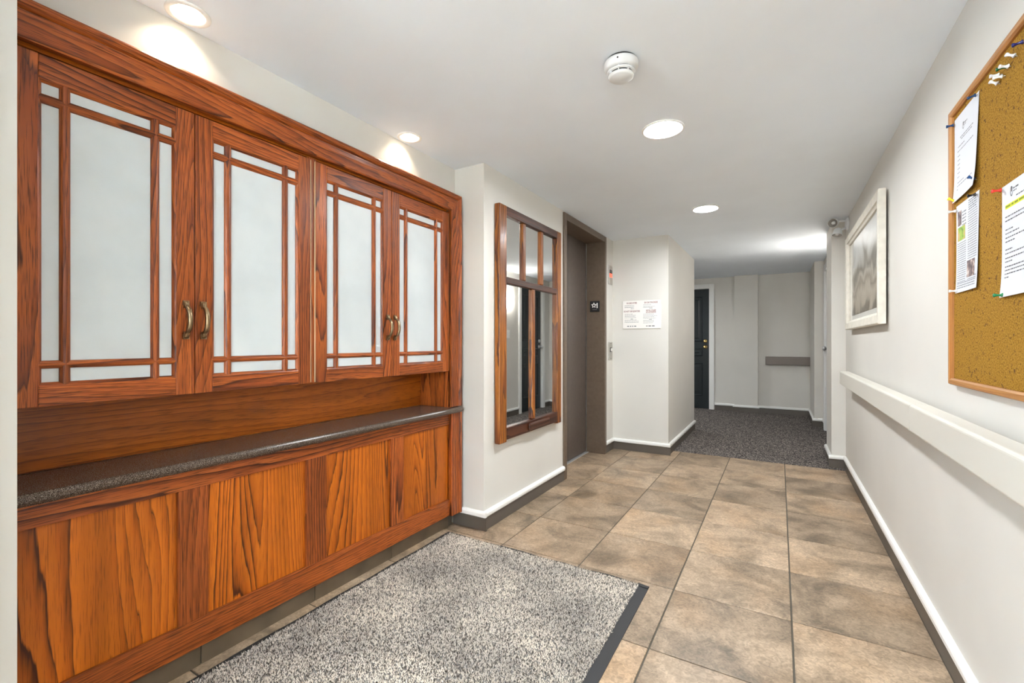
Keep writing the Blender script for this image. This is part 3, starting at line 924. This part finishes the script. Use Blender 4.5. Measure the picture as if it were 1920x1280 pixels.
def cabinet_door(y0, y1, hy):
    ST, RB, RT = 0.060, 0.062, 0.070
    z0, z1 = 1.050, 2.088
    f0, f1 = XD - 0.020, XD
    d = MB()
    d.box(f0, f1, y0, y0 + ST, z0, z1, 0).box(f0, f1, y1 - ST, y1, z0, z1, 0)
    d.box(f0, f1, y0 + ST, y1 - ST, z0, z0 + RB, 1).box(f0, f1, y0 + ST, y1 - ST, z1 - RT, z1, 1)
    dr = d.build('door', ['oak_z', 'oak_y'], uc, bev=0.0022)
    a0, a1, b0, b1 = y0 + ST, y1 - ST, z0 + RB, z1 - RT
    # sticking round the glass
    sk = MB()
    w = 0.010
    ring = lambda i, x: [(x, a0 + i, b0 + i), (x, a1 - i, b0 + i), (x, a1 - i, b1 - i), (x, a0 + i, b1 - i)]
    sk.loft([ring(-0.001, f1 - 0.001), ring(0.003, f1 - 0.003), ring(w * 0.8, f1 - 0.009), ring(w, f1 - 0.016)], 0, False, True, False)
    sk.m = [1 if i % 4 in (0, 2) else 0 for i in range(len(sk.f))]
    sk.build('bead', ['oak_z', 'oak_y'], dr, recalc=False)
    col, mw = 0.043, 0.027
    yv = [a0 + col + 0.003, a1 - col - mw - 0.003]
    zh = [b0 + 0.049, b1 - 0.041 - 0.030]
    hp = lambda w_: [(0, -0.003), (0.002, 0.004), (w_ * 0.28, 0.0085), (w_ * 0.5, 0.010), (w_ * 0.72, 0.0085), (w_ - 0.002, 0.004), (w_, -0.003)]
    xg = f1 - 0.011
    for y in yv:
        MB().prism([(xg + c, y + o) for o, c in hp(mw)], 'z', b0, b1).build('muntin', 'oak_z', dr)
    for z, mh in ((zh[0], 0.025), (zh[1], 0.030)):
        MB().prism([(xg + c, z + o) for o, c in hp(mh)], 'y', a0, a1).build('muntin', 'oak_y', dr)
    ye = [a0, yv[0] + mw / 2, yv[1] + mw / 2, a1]
    ze = [b0, zh[0] + 0.0125, zh[1] + 0.015, b1]
    for i in range(3):
        for j in range(3):
            MB().box(f1 - 0.0165, f1 - 0.0125, ye[i] + 0.0005, ye[i + 1] - 0.0005, ze[j] + 0.0005, ze[j + 1] - 0.0005).build('pane', 'frost', dr)
    # bow pull
    hb = MB()
    zc, hl, hw = 1.322, 0.068, 0.0085
    pts = []
    for k in range(17):
        t = -1 + 2 * k / 16
        out = 0.004 if abs(t) > 0.93 else (0.012 if abs(t) > 0.72 else 0.014 + 0.024 * (1 - (t / 0.72) ** 2) ** 0.6)
        pts.append((f1 + out, zc + t * hl))
    rings = []
    for k, (x, z) in enumerate(pts):
        th = 0.0045
        rings.append([(x - th, hy - hw, z), (x + th * 0.6, hy - hw * 0.8, z), (x + th, hy, z), (x + th * 0.6, hy + hw * 0.8, z), (x - th, hy + hw, z)])
    hb.loft(rings, 0, True)
    for t in (-1, 1):
        hb.box(f1 - 0.001, f1 + 0.008, hy - hw * 1.15, hy + hw * 1.15, zc + t * hl * 0.90 - 0.009, zc + t * hl * 0.90 + 0.009)
        hb.box(f1 - 0.001, f1 + 0.016, hy - hw * 0.8, hy + hw * 0.8, zc + t * hl * 0.72 - 0.006, zc + t * hl * 0.72 + 0.006)
    hb.build('handle', 'bronze', dr)
    return dr
cabinet_door(0.373, 0.8435, 0.814)
cabinet_door(0.8465, 1.326, 0.872)
cabinet_door(1.353, 1.833, 1.803)
cabinet_door(1.836, 2.343, 1.858)

# base cabinet
bc = thing('base_cabinet', 'oak panelled base cabinet under the speckled counter', 'cabinet', (-1.98, 1.365, 0.0))
XB = XD + 0.004
MB().box(XB - 0.022, XB, YI0, YI1, 0.700, 0.776).build('rail', 'oak_y', bc, bev=0.002)
MB().box(XB - 0.022, XB, YI0, YI1, 0.102, 0.210).build('rail', 'oak_y', bc, bev=0.002)
stiles = [(0.789, 0.890), (1.301, 1.409), (1.826, 1.926)]
for a, b in stiles:
    MB().box(XB - 0.022, XB - 0.0005, a, b, 0.210, 0.700).build('stile', 'oak_z', bc, bev=0.002)
edges = [YI0] + [v for s_ in stiles for v in s_] + [YI1]
for k in range(4):
    MB().box(XB - 0.020, XB - 0.012, edges[2 * k] - 0.003, edges[2 * k + 1] + 0.003, 0.207, 0.703).build('panel', 'veneer', bc)
for y0, sg_ in ((YI1, 1), (YI0, -0.36)):
    MB().loft([[(XD + c, y0 + o * sg_, 0.102) for o, c in prof], [(XD + c, y0 + o * sg_, 0.775) for o, c in prof]]).build('casing', 'oak_z', bc)
MB().box(-2.12, XB - 0.022, YI0 - 0.034, YI1 + 0.05, 0.102, 0.775).build('carcass', 'niche', bc)
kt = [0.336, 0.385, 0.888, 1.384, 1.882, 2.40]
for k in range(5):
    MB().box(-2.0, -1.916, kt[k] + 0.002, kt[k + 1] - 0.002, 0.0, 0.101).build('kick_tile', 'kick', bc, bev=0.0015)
MB().box(-2.0, -1.922, 0.336, 2.44, 0, 0.101).build('kick_board', 'grout', bc)

# worktop
zt = 0.812
pf = [(-2.112, zt - 0.034), (-2.112, zt)]
for k in range(9):
    a = PI / 2 - PI * k / 8 * 0.98
    pf.append((-1.826 + 0.016 * math.cos(a), zt - 0.016 + 0.016 * math.sin(a)))
pf += [(-1.828, zt - 0.036), (-1.846, zt - 0.036)]
ct = MB().prism(pf, 'y', 0.336, 2.425, 0, False).build('worktop', 'counter')
tag(ct, 'long speckled brown worktop with rounded front edge over the oak base', 'worktop')

# ------------------------------------------------------------------ entrance mat
mt = thing('entrance_mat', 'grey speckled entrance mat with black rubber border on the tiles', 'mat', (-1.2085, 1.336, 0))
MX0, MX1, MY0, MY1 = -1.851, -0.566, 0.35, 2.322
bd_ = MB()
def strip(n, f):
    for k in range(n):
        p0, p1 = k / n, (k + 1) / n
        bd_.add(f(p0) + f(p1), [(0, 1, 5, 4), (1, 2, 6, 5), (2, 3, 7, 6), (3, 0, 4, 7)])
def wav(t, amp):
    return amp * (0.5 + 0.5 * math.sin(t * 23 + 1.3 * math.sin(t * 9)))
def far_edge(t):
    x = MX0 + (MX1 - MX0) * t
    lift = wav(t, 0.007) * math.sin(PI * t) ** 0.5
    yo = MY1 + 0.004 * math.sin(t * 17)
    return [(x, yo, lift * 0.6), (x, yo, lift + 0.004), (x, MY1 - 0.030, 0.010), (x, MY1 - 0.030, 0.0)]
strip(60, far_edge)
strip(30, lambda t: [(MX1, MY0 + (MY1 - MY0) * t, 0), (MX1, MY0 + (MY1 - MY0) * t, 0.004), (MX1 - 0.055, MY0 + (MY1 - MY0) * t, 0.009), (MX1 - 0.055, MY0 + (MY1 - MY0) * t, 0)])
strip(30, lambda t: [(MX0 + 0.003 * math.sin(t * 31), MY0 + (MY1 - MY0) * t, 0), (MX0 + 0.003 * math.sin(t * 31), MY0 + (MY1 - MY0) * t, 0.008), (MX0 + 0.040, MY0 + (MY1 - MY0) * t, 0.010), (MX0 + 0.040, MY0 + (MY1 - MY0) * t, 0)])
strip(30, lambda t: [(MX0 + (MX1 - MX0) * t, MY0, 0), (MX0 + (MX1 - MX0) * t, MY0, 0.004), (MX0 + (MX1 - MX0) * t, MY0 + 0.05, 0.009), (MX0 + (MX1 - MX0) * t, MY0 + 0.05, 0)])
bd_.build('border', 'rubber', mt)
px0, px1, py0, py1 = MX0 + 0.024, MX1 - 0.048, MY0 + 0.045, MY1 - 0.018
MB().box(px0, px1, py0, py1, 0.001, 0.0105).build('backing', 'pile_back', mt)
rng = np.random.default_rng(5)
N = 120000
cx = rng.uniform(px0, px1, N); cy = rng.uniform(py0, py1, N)
hgt = rng.uniform(0.006, 0.011, N); rad = rng.uniform(0.0024, 0.0036, N)
lean = rng.normal(0, 0.0038, (N, 2)); rot = rng.uniform(0, 2 * PI, N)
vs = np.zeros((N, 4, 3))
for k in range(3):
    a = rot + 2 * PI * k / 3
    vs[:, k, 0] = cx + rad * np.cos(a); vs[:, k, 1] = cy + rad * np.sin(a); vs[:, k, 2] = 0.0095
vs[:, 3, 0] = cx + lean[:, 0]; vs[:, 3, 1] = cy + lean[:, 1]; vs[:, 3, 2] = 0.0095 + hgt
oc = np.array([(px0 + px1) / 2, (py0 + py1) / 2, 0.0095])
base = np.arange(N)[:, None, None] * 4
tri = (base + np.array([[0, 1, 3], [1, 2, 3], [2, 0, 3]])[None]).reshape(-1, 3)
me = bpy.data.meshes.new('pile')
me.vertices.add(N * 4); me.loops.add(N * 9); me.polygons.add(N * 3)
me.vertices.foreach_set('co', ((vs - oc) * K).ravel())
me.loops.foreach_set('vertex_index', tri.ravel().astype(np.int32))
me.polygons.foreach_set('loop_start', np.arange(0, N * 9, 3, dtype=np.int32))
me.update(calc_edges=True)
at = me.attributes.new('tone', 'FLOAT', 'POINT')
tone = np.where(rng.random(N) < 0.64, rng.uniform(0.5, 1.0, N), rng.uniform(0.0, 0.4, N))
at.data.foreach_set('value', np.repeat(tone, 4).astype(np.float32))
me.materials.append(M['pile'])
po = bpy.data.objects.new('pile', me)
COL.objects.link(po)
po.parent = mt
po.location = (Vector(oc) - WL[mt]) * K
po['kind'] = 'stuff'

# ------------------------------------------------------------------ ceiling lamps
def led_light(x, y, label, group='flush round ceiling lights'):
    t = thing('ceiling_light', label, 'ceiling light', (x, y, HC - 0.008), group)
    MB().lathe([(0.113, 0), (0.1125, -0.005), (0.108, -0.008), (0.0985, -0.006), (0.0955, 0.004), (0.0955, 0.03)], (x, y, HC), n=48).build('trim', 'white', t)
    dm = MB().lathe([(0.0, 0.004), (0.05, 0.004), (0.0952, 0.006)], (x, y, HC), n=48)
    dm.build('diffuser', 'led', t, recalc=False)
led_light(*LEDS[0], 'large round flush ceiling light nearest the smoke detector')
led_light(*LEDS[1], 'small-looking round ceiling light deeper in the lobby before the carpet')
led_light(*LEDS[2], 'round flush ceiling light behind the viewer', 'ceiling lights out of the picture')
led_light(*LEDS[4], 'added unseen ceiling light that brightens the far hall', 'ceiling lights out of the picture')  # fill lamp added in the unseen side hall, lifts far wall and ceiling
led_light(*LEDS[3], 'round flush ceiling light over the entrance floor', 'ceiling lights out of the picture')

def can_light(x, y, label):
    t = thing('recessed_spotlight', label, 'spotlight', (x, y, HC - 0.006), 'recessed spotlights over the oak cabinet')
    MB().lathe([(0.070, 0), (0.0695, -0.004), (0.064, -0.006), (0.054, -0.005), (0.0515, 0.0), (0.051, 0.012)], (x, y, HC), n=40).build('trim', 'white', t)
    MB().lathe([(0.051, 0.010), (0.050, 0.03), (0.042, 0.07), (0.030, 0.098), (0.0, 0.104)], (x, y, HC), n=40).build('reflector', 'reflector', t)
    bl = [(0.0, 0.042), (0.011, 0.043), (0.020, 0.048), (0.025, 0.056), (0.025, 0.066), (0.020, 0.080), (0.012, 0.092), (0.012, 0.100)]
    MB().lathe(bl, (x, y, HC), n=24).build('bulb', 'bulb', t)
can_light(*CANS[0], 'recessed warm spotlight over the first cabinet door, farthest from the mirror')
can_light(*CANS[1], 'recessed warm spotlight over the cabinet doors nearest the mirror')

# smoke detector
sx, sy = -0.572, 1.868
sd = thing('smoke_detector', 'white round smoke detector on the ceiling with dark vent slots', 'smoke detector', (sx, sy, HC - 0.078))
MB().lathe([(0.0, 0), (0.060, 0.0), (0.060, -0.010), (0.0, -0.010)], (sx, sy, HC), n=40).build('base', 'black', sd)
MB().lathe([(0.0, -0.008), (0.064, -0.008), (0.069, -0.011), (0.0705, -0.018), (0.0700, -0.032), (0.066, -0.041), (0.060, -0.046), (0.0, -0.046)], (sx, sy, HC), n=48).build('body', 'plastic', sd)
MB().lathe([(0.053, -0.046), (0.053, -0.0505), (0.0, -0.0505)], (sx, sy, HC), n=40).build('vent', 'lens_dark', sd)
MB().lathe([(0.0, -0.0505), (0.0585, -0.0505), (0.0560, -0.0560), (0.0, -0.0560)], (sx, sy, HC), n=48).build('ring', 'plastic', sd)
MB().lathe([(0.046, -0.0560), (0.046, -0.0650), (0.0, -0.0650)], (sx, sy, HC), n=40).build('vent', 'black', sd)
for k in range(8):
    a = 2 * PI * k / 8 + 0.1
    c, s_ = math.cos(a), math.sin(a)
    r0, r1, t_ = 0.044, 0.0545, 0.0018
    q = [(sx + r0 * c - t_ * s_, sy + r0 * s_ + t_ * c), (sx + r1 * c - t_ * s_, sy + r1 * s_ + t_ * c), (sx + r1 * c + t_ * s_, sy + r1 * s_ - t_ * c), (sx + r0 * c + t_ * s_, sy + r0 * s_ - t_ * c)]
    MB().prism(q, 'z', HC - 0.0655, HC - 0.0455).build('rib', 'plastic', sd)
MB().lathe([(0.0, -0.0650), (0.0525, -0.0650), (0.0515, -0.071), (0.044, -0.077), (0.0, -0.080)], (sx, sy, HC), n=48).build('cap', 'plastic', sd)
dv = Vector((0.10, -1, 0)).normalized()
MB().lathe_dir([(0.0035, 0), (0.0035, 0.0015)], (sx + dv.x * 0.0698, sy + dv.y * 0.0698, HC - 0.026), dv, 10).build('indicator', 'black', sd)

# ------------------------------------------------------------------ right wall: handrail
def rail_profile(z0, z1, d0, d1):
    p = []
    for cx_, cz, a0 in ((d1 - 0.012, z1 - 0.012, 90), (d1 - 0.010, z0 + 0.010, 0)):
        for k in range(5):
            a = math.radians(a0 - 90 * k / 4)
            r = 0.012 if a0 == 90 else 0.010
            p.append((cx_ + r * math.cos(a), cz + r * math.sin(a)))
    return [(d0, z0), (d0, z1)] + p
hr = thing('handrail', 'long pale vinyl handrail along the wall under the pin board', 'handrail', (XR - 0.05, 2.0, 0.865))
rp = rail_profile(0.865, 0.982, 0.030, 0.092)
for a, b in ((-1.2, 2.478), (2.482, 4.975)):
    MB().prism([(XR - c, z) for c, z in rp], 'y', a, b).build('rail_section', 'plastic_warm', hr)
rpc = [(c + (0.0005 if c > 0.05 else 0), z) for c, z in rp]
MB().prism([(XR - c, z) for c, z in rpc], 'y', 4.975, 5.005).build('end_cap', 'plastic_warm', hr, bev=0.006)
for y in (-0.9, 0.2, 1.3, 2.3, 3.3, 4.2, 4.8):
    MB().box(XR - 0.034, XR, y - 0.03, y + 0.03, 0.895, 0.955).build('bracket', 'plastic_warm', hr)
h2 = thing('handrail', 'short taupe handrail on the far wall of the carpeted hall', 'handrail', (0.1, 9.0, 0.85))
M['taupe'] = plain('taupe_vinyl', (0.20, 0.165, 0.14), 0.5)
rp2 = rail_profile(0.850, 0.992, 0.025, 0.085)
MB().prism([(9.06 - c, z) for c, z in rp2], 'x', -0.19, 0.444).build('rail_section', 'taupe', h2)
MB().prism([(9.06 - c * 0.999, z) for c, z in rp2], 'x', -0.205, -0.19).build('end_cap', 'taupe', h2, bev=0.005)
for x in (-0.1, 0.3):
    MB().box(x - 0.03, x + 0.03, 9.03, 9.06, 0.89, 0.95).build('bracket', 'taupe', h2)

# ------------------------------------------------------------------ framed picture
def mitred(mb_name, parent, fr, a0, a1, b0, b1, w, prof_c, mats, bev=0.0):
    """four mitred frame members; prof_c: (offset from outer edge, c) closed profile"""
    def ring_pt(side, o, c):
        return {'t': ((a0 + o, b1 - o, c), (a1 - o, b1 - o, c)), 'b': ((a0 + o, b0 + o, c), (a1 - o, b0 + o, c)),
                'l': ((a0 + o, b0 + o, c), (a0 + o, b1 - o, c)), 'r': ((a1 - o, b0 + o, c), (a1 - o, b1 - o, c))}[side]
    for side in 'tblr':
        ends = [ring_pt(side, o, c) for o, c in prof_c]
        MB(fr).loft([[e[0] for e in ends], [e[1] for e in ends]]).build(mb_name, mats[0] if side in 'tb' else mats[1], parent, bev=bev)

pc = thing('framed_picture', 'large whitewashed frame holding a sepia print on the pale wall', 'picture', (XR - 0.02, 4.22, 1.35))
fr = R_(XR - 0.012, 5.02, 1.352)
PW, PH = 1.56, 0.812
mitred('frame_member', pc, fr, 0, PW, 0, PH, 0.09, [(0, 0), (0, 0.036), (0.006, 0.040), (0.055, 0.036), (0.060, 0.026), (0.075, 0.020), (0.075, 0)], ['frame_white', 'frame_white'])
MB(fr).box(0.06, PW - 0.06, 0.06, PH - 0.06, 0.002, 0.006).build('backing', 'matboard', pc)
MB(fr).box(0.17, PW - 0.17, 0.115, PH - 0.115, 0.006, 0.008).build('print', 'print', pc)
MB(fr).box(0.070, PW - 0.070, 0.070, PH - 0.070, 0.013, 0.015).build('glass', 'picture_glass', pc)
MB(fr).box(0.3, PW - 0.3, 0.3, PH - 0.1, -0.012, 0.002).build('hanger', 'black', pc)

# ------------------------------------------------------------------ twin-head emergency light
el = thing('emergency_light', 'white twin-head emergency light high on the wall past the picture', 'emergency light', (XR, 5.27, 2.28))
MB().lathe([(0.0, 0.0), (0.062, 0.0), (0.060, 0.012), (0.045, 0.024), (0.0, 0.028)], (XR, 5.27, 2.355), axis='x', n=24, sgn=-1).build('wall_plate', 'plastic', el)
def lamp_head(c, d, arm0):
    d = Vector(d).normalized(); c = Vector(c)
    MB().tube([arm0, tuple((Vector(arm0) + c) / 2 + Vector((0, 0, 0.006))), tuple(c)], 0.009).build('arm', 'plastic', el)
    hd_ = MB().lathe_dir([(0.014, -0.035), (0.026, -0.028), (0.034, -0.005), (0.042, 0.030), (0.043, 0.038), (0.040, 0.038)], c, d, 24, caps=False).build('lamp_head', 'plastic', el)
    MB().lathe_dir([(0.040, 0.036), (0.026, 0.020), (0.012, 0.012), (0.0, 0.011)], c, d, 24, caps=False).build('reflector', 'lens', el)
    MB().lathe_dir([(0.015, 0.012), (0.015, 0.030), (0.006, 0.034), (0.0, 0.034)], c, d, 16, caps=False).build('bulb', 'plastic', el)
lamp_head((0.455, 5.27, 2.378), (-0.55, -1.0, -0.25), (XR - 0.02, 5.27, 2.385))
lamp_head((0.478, 5.27, 2.290), (-0.15, -0.25, -1.0), (XR - 0.02, 5.27, 2.315))

# ------------------------------------------------------------------ hall sconce and switch (seen in the mirror), plus uplights added out of view
def sconce(x, sg, y, label, mat='sconce'):
    """half-bowl uplight on the wall plane x, standing out towards sg"""
    so = thing('wall_sconce', label, 'sconce', (x + sg * 0.05, y, 1.80), 'half-bowl wall sconces')
    q = MB()
    rings = []
    for k in range(9):
        t = k / 8 * PI / 2
        r, z = 0.13 * math.sin(t), -0.16 * math.cos(t)
        rings.append([(x + sg * (0.012 + r * math.sin(PI * j / 16) * 0.52), y + r * math.cos(PI * j / 16), 1.98 + z) for j in range(17)])
    q.loft(rings, 0, True, False, False)
    q.build('shade', mat, so, recalc=False)
    MB().box(min(x, x + sg * 0.014), max(x, x + sg * 0.014), y - 0.06, y + 0.06, 1.84, 1.99).build('wall_bracket', 'white', so, bev=0.003)
sconce(XR, -1, 6.42, 'glowing half-bowl wall sconce seen in the mirror', 'sconce_dim')
sconce(XN, 1, -1.72, 'added half-bowl uplight beside the viewer, brightens the ceiling')  # added out of view to throw fill light on the ceiling
sconce(XR, -1, -2.9, 'added half-bowl uplight facing the glazed entrance, brightens the ceiling')  # second added uplight, unseen, more fill for ceiling and lobby
sw = thing('light_switch', 'white light switch plate seen in the mirror under the sconce', 'switch', (XR, 6.42, 1.31))
MB().box(XR - 0.007, XR, 6.375, 6.465, 1.31, 1.44).build('plate', 'white', sw, bev=0.002)
MB().box(XR - 0.012, XR - 0.006, 6.405, 6.435, 1.345, 1.405).build('rocker', 'white', sw, bev=0.002)

# ------------------------------------------------------------------ pin board
cb = thing('pin_board', 'wood-framed cork pin board on the wall above the handrail', 'pin board', (XR, 1.6, 1.085))
BY = 2.272
fr = R_(XR, BY, 1.085)
BW, BH = 1.33, 1.003
mitred('frame_member', cb, fr, 0, BW, 0, BH, 0.026, [(0, 0), (0, 0.016), (0.004, 0.022), (0.018, 0.022), (0.024, 0.017), (0.024, 0)], ['pine_y', 'pine_z'])
MB(fr).box(0.014, BW - 0.014, 0.014, BH - 0.014, 0.0, 0.010).build('cork', 'cork', cb)

CZ = 0.0102
def sheet(name, label, y0, y1, z0, z1, curl, seedv, tilt=0.0):
    """paper pinned on the cork; y0 > y1 (a runs towards the viewer)"""
    f = R_(XR, y0, z0)
    t = thing(name, label, 'paper', (XR - CZ, (y0 + y1) / 2, z0), 'papers pinned on the cork board')
    Wp, Hp = y0 - y1, z1 - z0
    n, m_ = 10, 14
    def pos(a, b):
        u, v = a / Wp, b / Hp
        c = CZ + 0.0006 + curl * (u ** 2 * (1 - v) ** 2 * 0.8 + (1 - v) ** 6 * 0.5 + 0.25 * u ** 3 * math.sin(PI * v))
        return (a + tilt * b, b, c)
    g = MB(f)
    vs_ = [pos(Wp * i / n, Hp * j / m_) for j in range(m_ + 1) for i in range(n + 1)]
    vs2 = [(p[0], p[1], p[2] + 0.0004) for p in vs_]
    fs = [(j * (n + 1) + i, j * (n + 1) + i + 1, (j + 1) * (n + 1) + i + 1, (j + 1) * (n + 1) + i) for j in range(m_) for i in range(n)]
    nn = len(vs_)
    g.add(vs2 + vs_, fs + [tuple(nn + k for k in reversed(q_)) for q_ in fs], 0, True)
    ob = g.build('sheet', 'paper', t, recalc=False)
    return t, f, Wp, Hp, pos
class OnPaper(MB):
    """print laid on a curled sheet"""
    def __init__(s, f, pos):
        def g(a, b, c):
            p = pos(a, b)
            return f(p[0], p[1], p[2] + 0.0008 + c)
        super().__init__(g)

rn = random.Random(11)
t1, f1_, Wp, Hp, pos = sheet('notice_paper', 'white letter pinned in the upper corner of the cork board', 2.240, 2.004, 1.746, 2.046, 0.012, 1)
ik = OnPaper(f1_, pos)
for b, a0, a1 in ((0.215, 0.060, 0.190), (0.207, 0.070, 0.180), (0.187, 0.038, 0.105), (0.172, 0.034, 0.195), (0.060, 0.040, 0.110), (0.048, 0.038, 0.200)):
    ik.words(a0, a1, b, 0.0030, 0, 0, rn)
for k in range(6):
    ik.words(0.036, 0.060, 0.155 - k * 0.015, 0.0028, 0, 0, rn)
ik.words(0.036, 0.05, 0.036, 0.0028, 0, 0, rn)
def logo(p, a, b, s_):
    for k in range(14):
        t0, t1_ = 2 * PI * k / 16 + 0.6, 2 * PI * (k + 1) / 16 + 0.6
        p.add([(a + s_ * 0.6 * math.cos(t0), b + s_ * math.sin(t0), 0), (a + s_ * 0.6 * math.cos(t1_), b + s_ * math.sin(t1_), 0), (a + s_ * 0.42 * math.cos(t1_), b + s_ * 0.75 * math.sin(t1_), 0), (a + s_ * 0.42 * math.cos(t0), b + s_ * 0.75 * math.sin(t0), 0)], [(0, 1, 2, 3)])
    p.quad(a - s_ * 0.1, a + s_ * 0.35, b - s_ * 0.1, b + s_ * 0.7, 0)
    p.words(a + s_ * 0.7, a + s_ * 3.0, b + s_ * 0.25, s_ * 0.28, 0, 0, rn)
    p.words(a + s_ * 0.7, a + s_ * 2.2, b - s_ * 0.25, s_ * 0.2, 0, 0, rn)
logo(ik, 0.092, 0.248, 0.013)
ik.build('printed_text', 'grey_ink', t1, recalc=False, kind='stuff')

t2, f2_, Wp, Hp, pos = sheet('newsletter_page', 'two-column newsletter page with small photos pinned under the letter', 2.220, 2.003, 1.416, 1.728, 0.006, 2)
ik = OnPaper(f2_, pos)
for k in range(30):
    b = 0.262 - k * 0.0078
    if not 0.045 < b < 0.105:
        ik.words(0.118, 0.205, b, 0.0024, 0, 0, rn)
for k in range(19):
    ik.words(0.014, 0.100, 0.172 - k * 0.0076, 0.0024, 0, 0, rn)
for k in range(5):
    ik.words(0.062, 0.100, 0.275 - k * 0.011, 0.004, 0, 0, rn)
    ik.words(0.122, 0.200, 0.300 - k * 0.0075, 0.0035, 0, 0, rn)
for b in (0.030, 0.022, 0.014):
    ik.words(0.014, 0.200, b, 0.003, 0, 0, rn)
ik.build('printed_text', 'grey_ink', t2, recalc=False, kind='stuff')
def photo(name, a0, a1, b0, b1, mat):
    p = OnPaper(f2_, pos)
    n = 6
    for i in range(n):
        x0, x1 = a0 + (a1 - a0) * i / n, a0 + (a1 - a0) * (i + 1) / n
        p.quad(x0, x1, b0, b1, 0.0001)
    p.build(name, mat, t2, recalc=False)
photo('photo', 0.016, 0.054, 0.236, 0.288, 'photo_dark')
photo('photo', 0.016, 0.092, 0.182, 0.230, 'photo_green')
photo('photo', 0.112, 0.190, 0.044, 0.100, 'photo_dark')

t3, f3_, Wp, Hp, pos = sheet('notice_paper', 'white notice with yellow highlighted heading pinned on the cork', 1.832, 1.596, 1.368, 1.683, 0.012, 3)
hl_ = OnPaper(f3_, pos)
for i in range(12):
    hl_.quad(0.022 + i * 0.0155, 0.022 + (i + 1) * 0.0155, 0.246, 0.258, -0.0003)
hl_.build('highlight', 'marker', t3, recalc=False)
ik = OnPaper(f3_, pos)
ik.words(0.024, 0.205, 0.2495, 0.0055, 0.0002, 0, rn)
ik.build('heading', 'marker_ink', t3, recalc=False, kind='stuff')
ik = OnPaper(f3_, pos)
for b, a0, a1 in ((0.222, .022, .21), (0.211, .022, .20), (0.186, .024, .075), (0.175, .024, .11), (0.163, .024, .20), (0.152, .024, .085),
                  (0.130, .024, .072), (0.119, .024, .15), (0.106, .024, .20), (0.096, .024, .07), (0.082, .024, .20), (0.072, .024, .21), (0.062, .024, .205), (0.052, .024, .055), (0.268, .09, .16)):
    ik.words(a0, a1, b, 0.0030, 0, 0, rn, 1.2, 5.0)
logo(ik, 0.062, 0.288, 0.014)
ik.build('printed_text', 'ink', t3, recalc=False, kind='stuff')

PIN = [(0.0055, 0.0), (0.0062, 0.0015), (0.0042, 0.004), (0.0030, 0.008), (0.0034, 0.013), (0.0052, 0.0165), (0.0055, 0.019), (0.0046, 0.0205), (0.0, 0.0206)]
def pin(y, z, col, label, d=(-1, 0.0, 0.0), c=0.012):
    t = thing('push_pin', label, 'push pin', (XR - c, y, z), 'push pins on the cork board')
    o = Vector((XR - c, y, z)); d = Vector(d).normalized()
    MB().lathe_dir(PIN, o + d * 0.003, d, 12, caps=False).build('head', 'pin_' + col, t)
    MB().lathe_dir([(0.0009, -0.008), (0.0009, 0.004)], o, d, 6).build('needle', 'steel', t)
pin(2.233, 2.030, 'blue', 'blue push pin in the frame-side top corner of the white letter', (-1, 0.25, 0.0))
pin(2.020, 2.040, 'blue', 'blue push pin in the inner top corner of the white letter', (-1, 0.15, -0.25))
pin(2.028, 1.768, 'blue', 'blue push pin in the lower inner corner of the white letter', (-0.8, 0.1, 0.55))
pin(2.228, 1.752, 'yellow', 'yellow push pin in the lower corner of the white letter', (-0.8, 0.1, 0.5))
pin(2.018, 1.718, 'black', 'black push pin in the top corner of the newsletter page', (-1, 0.2, -0.1))
pin(2.212, 1.712, 'clear', 'clear push pin in the top corner of the newsletter page', (-1, 0.1, 0.0))
pin(2.203, 1.424, 'clear', 'clear push pin at the foot of the newsletter page', (-1, 0.05, 0.0))
pin(1.825, 1.675, 'red', 'red push pin in the corner of the highlighted notice', (-1, 0.05, 0.02))
pin(1.812, 1.374, 'green', 'green push pin at the foot of the highlighted notice', (-1, 0.05, 0.0))
pin(1.690, 2.023, 'navy', 'navy push pin stuck alone near the top of the cork', (-1, 0.2, -0.1))
pin(1.740, 2.012, 'clear', 'clear push pin just below the navy pin', (-0.7, 0.3, 0.5))
pin(1.792, 2.012, 'dark_green', 'dark green push pin among the loose clear pins', (-1, 0.2, -0.1))
pin(1.778, 2.004, 'clear', 'clear push pin touching the dark green pin', (-1, -0.1, 0.2))
pin(1.838, 2.012, 'clear', 'clear push pin below the dark green pin, upper of a crossed pair', (-1, 0.2, 0.1))
pin(1.815, 1.996, 'clear', 'clear push pin below the dark green pin, lower of a crossed pair', (-1, 0.2, 0.1))
pin(1.852, 1.992, 'clear', 'lowest loose clear push pin above the white letter', (-0.7, 0.25, 0.55))
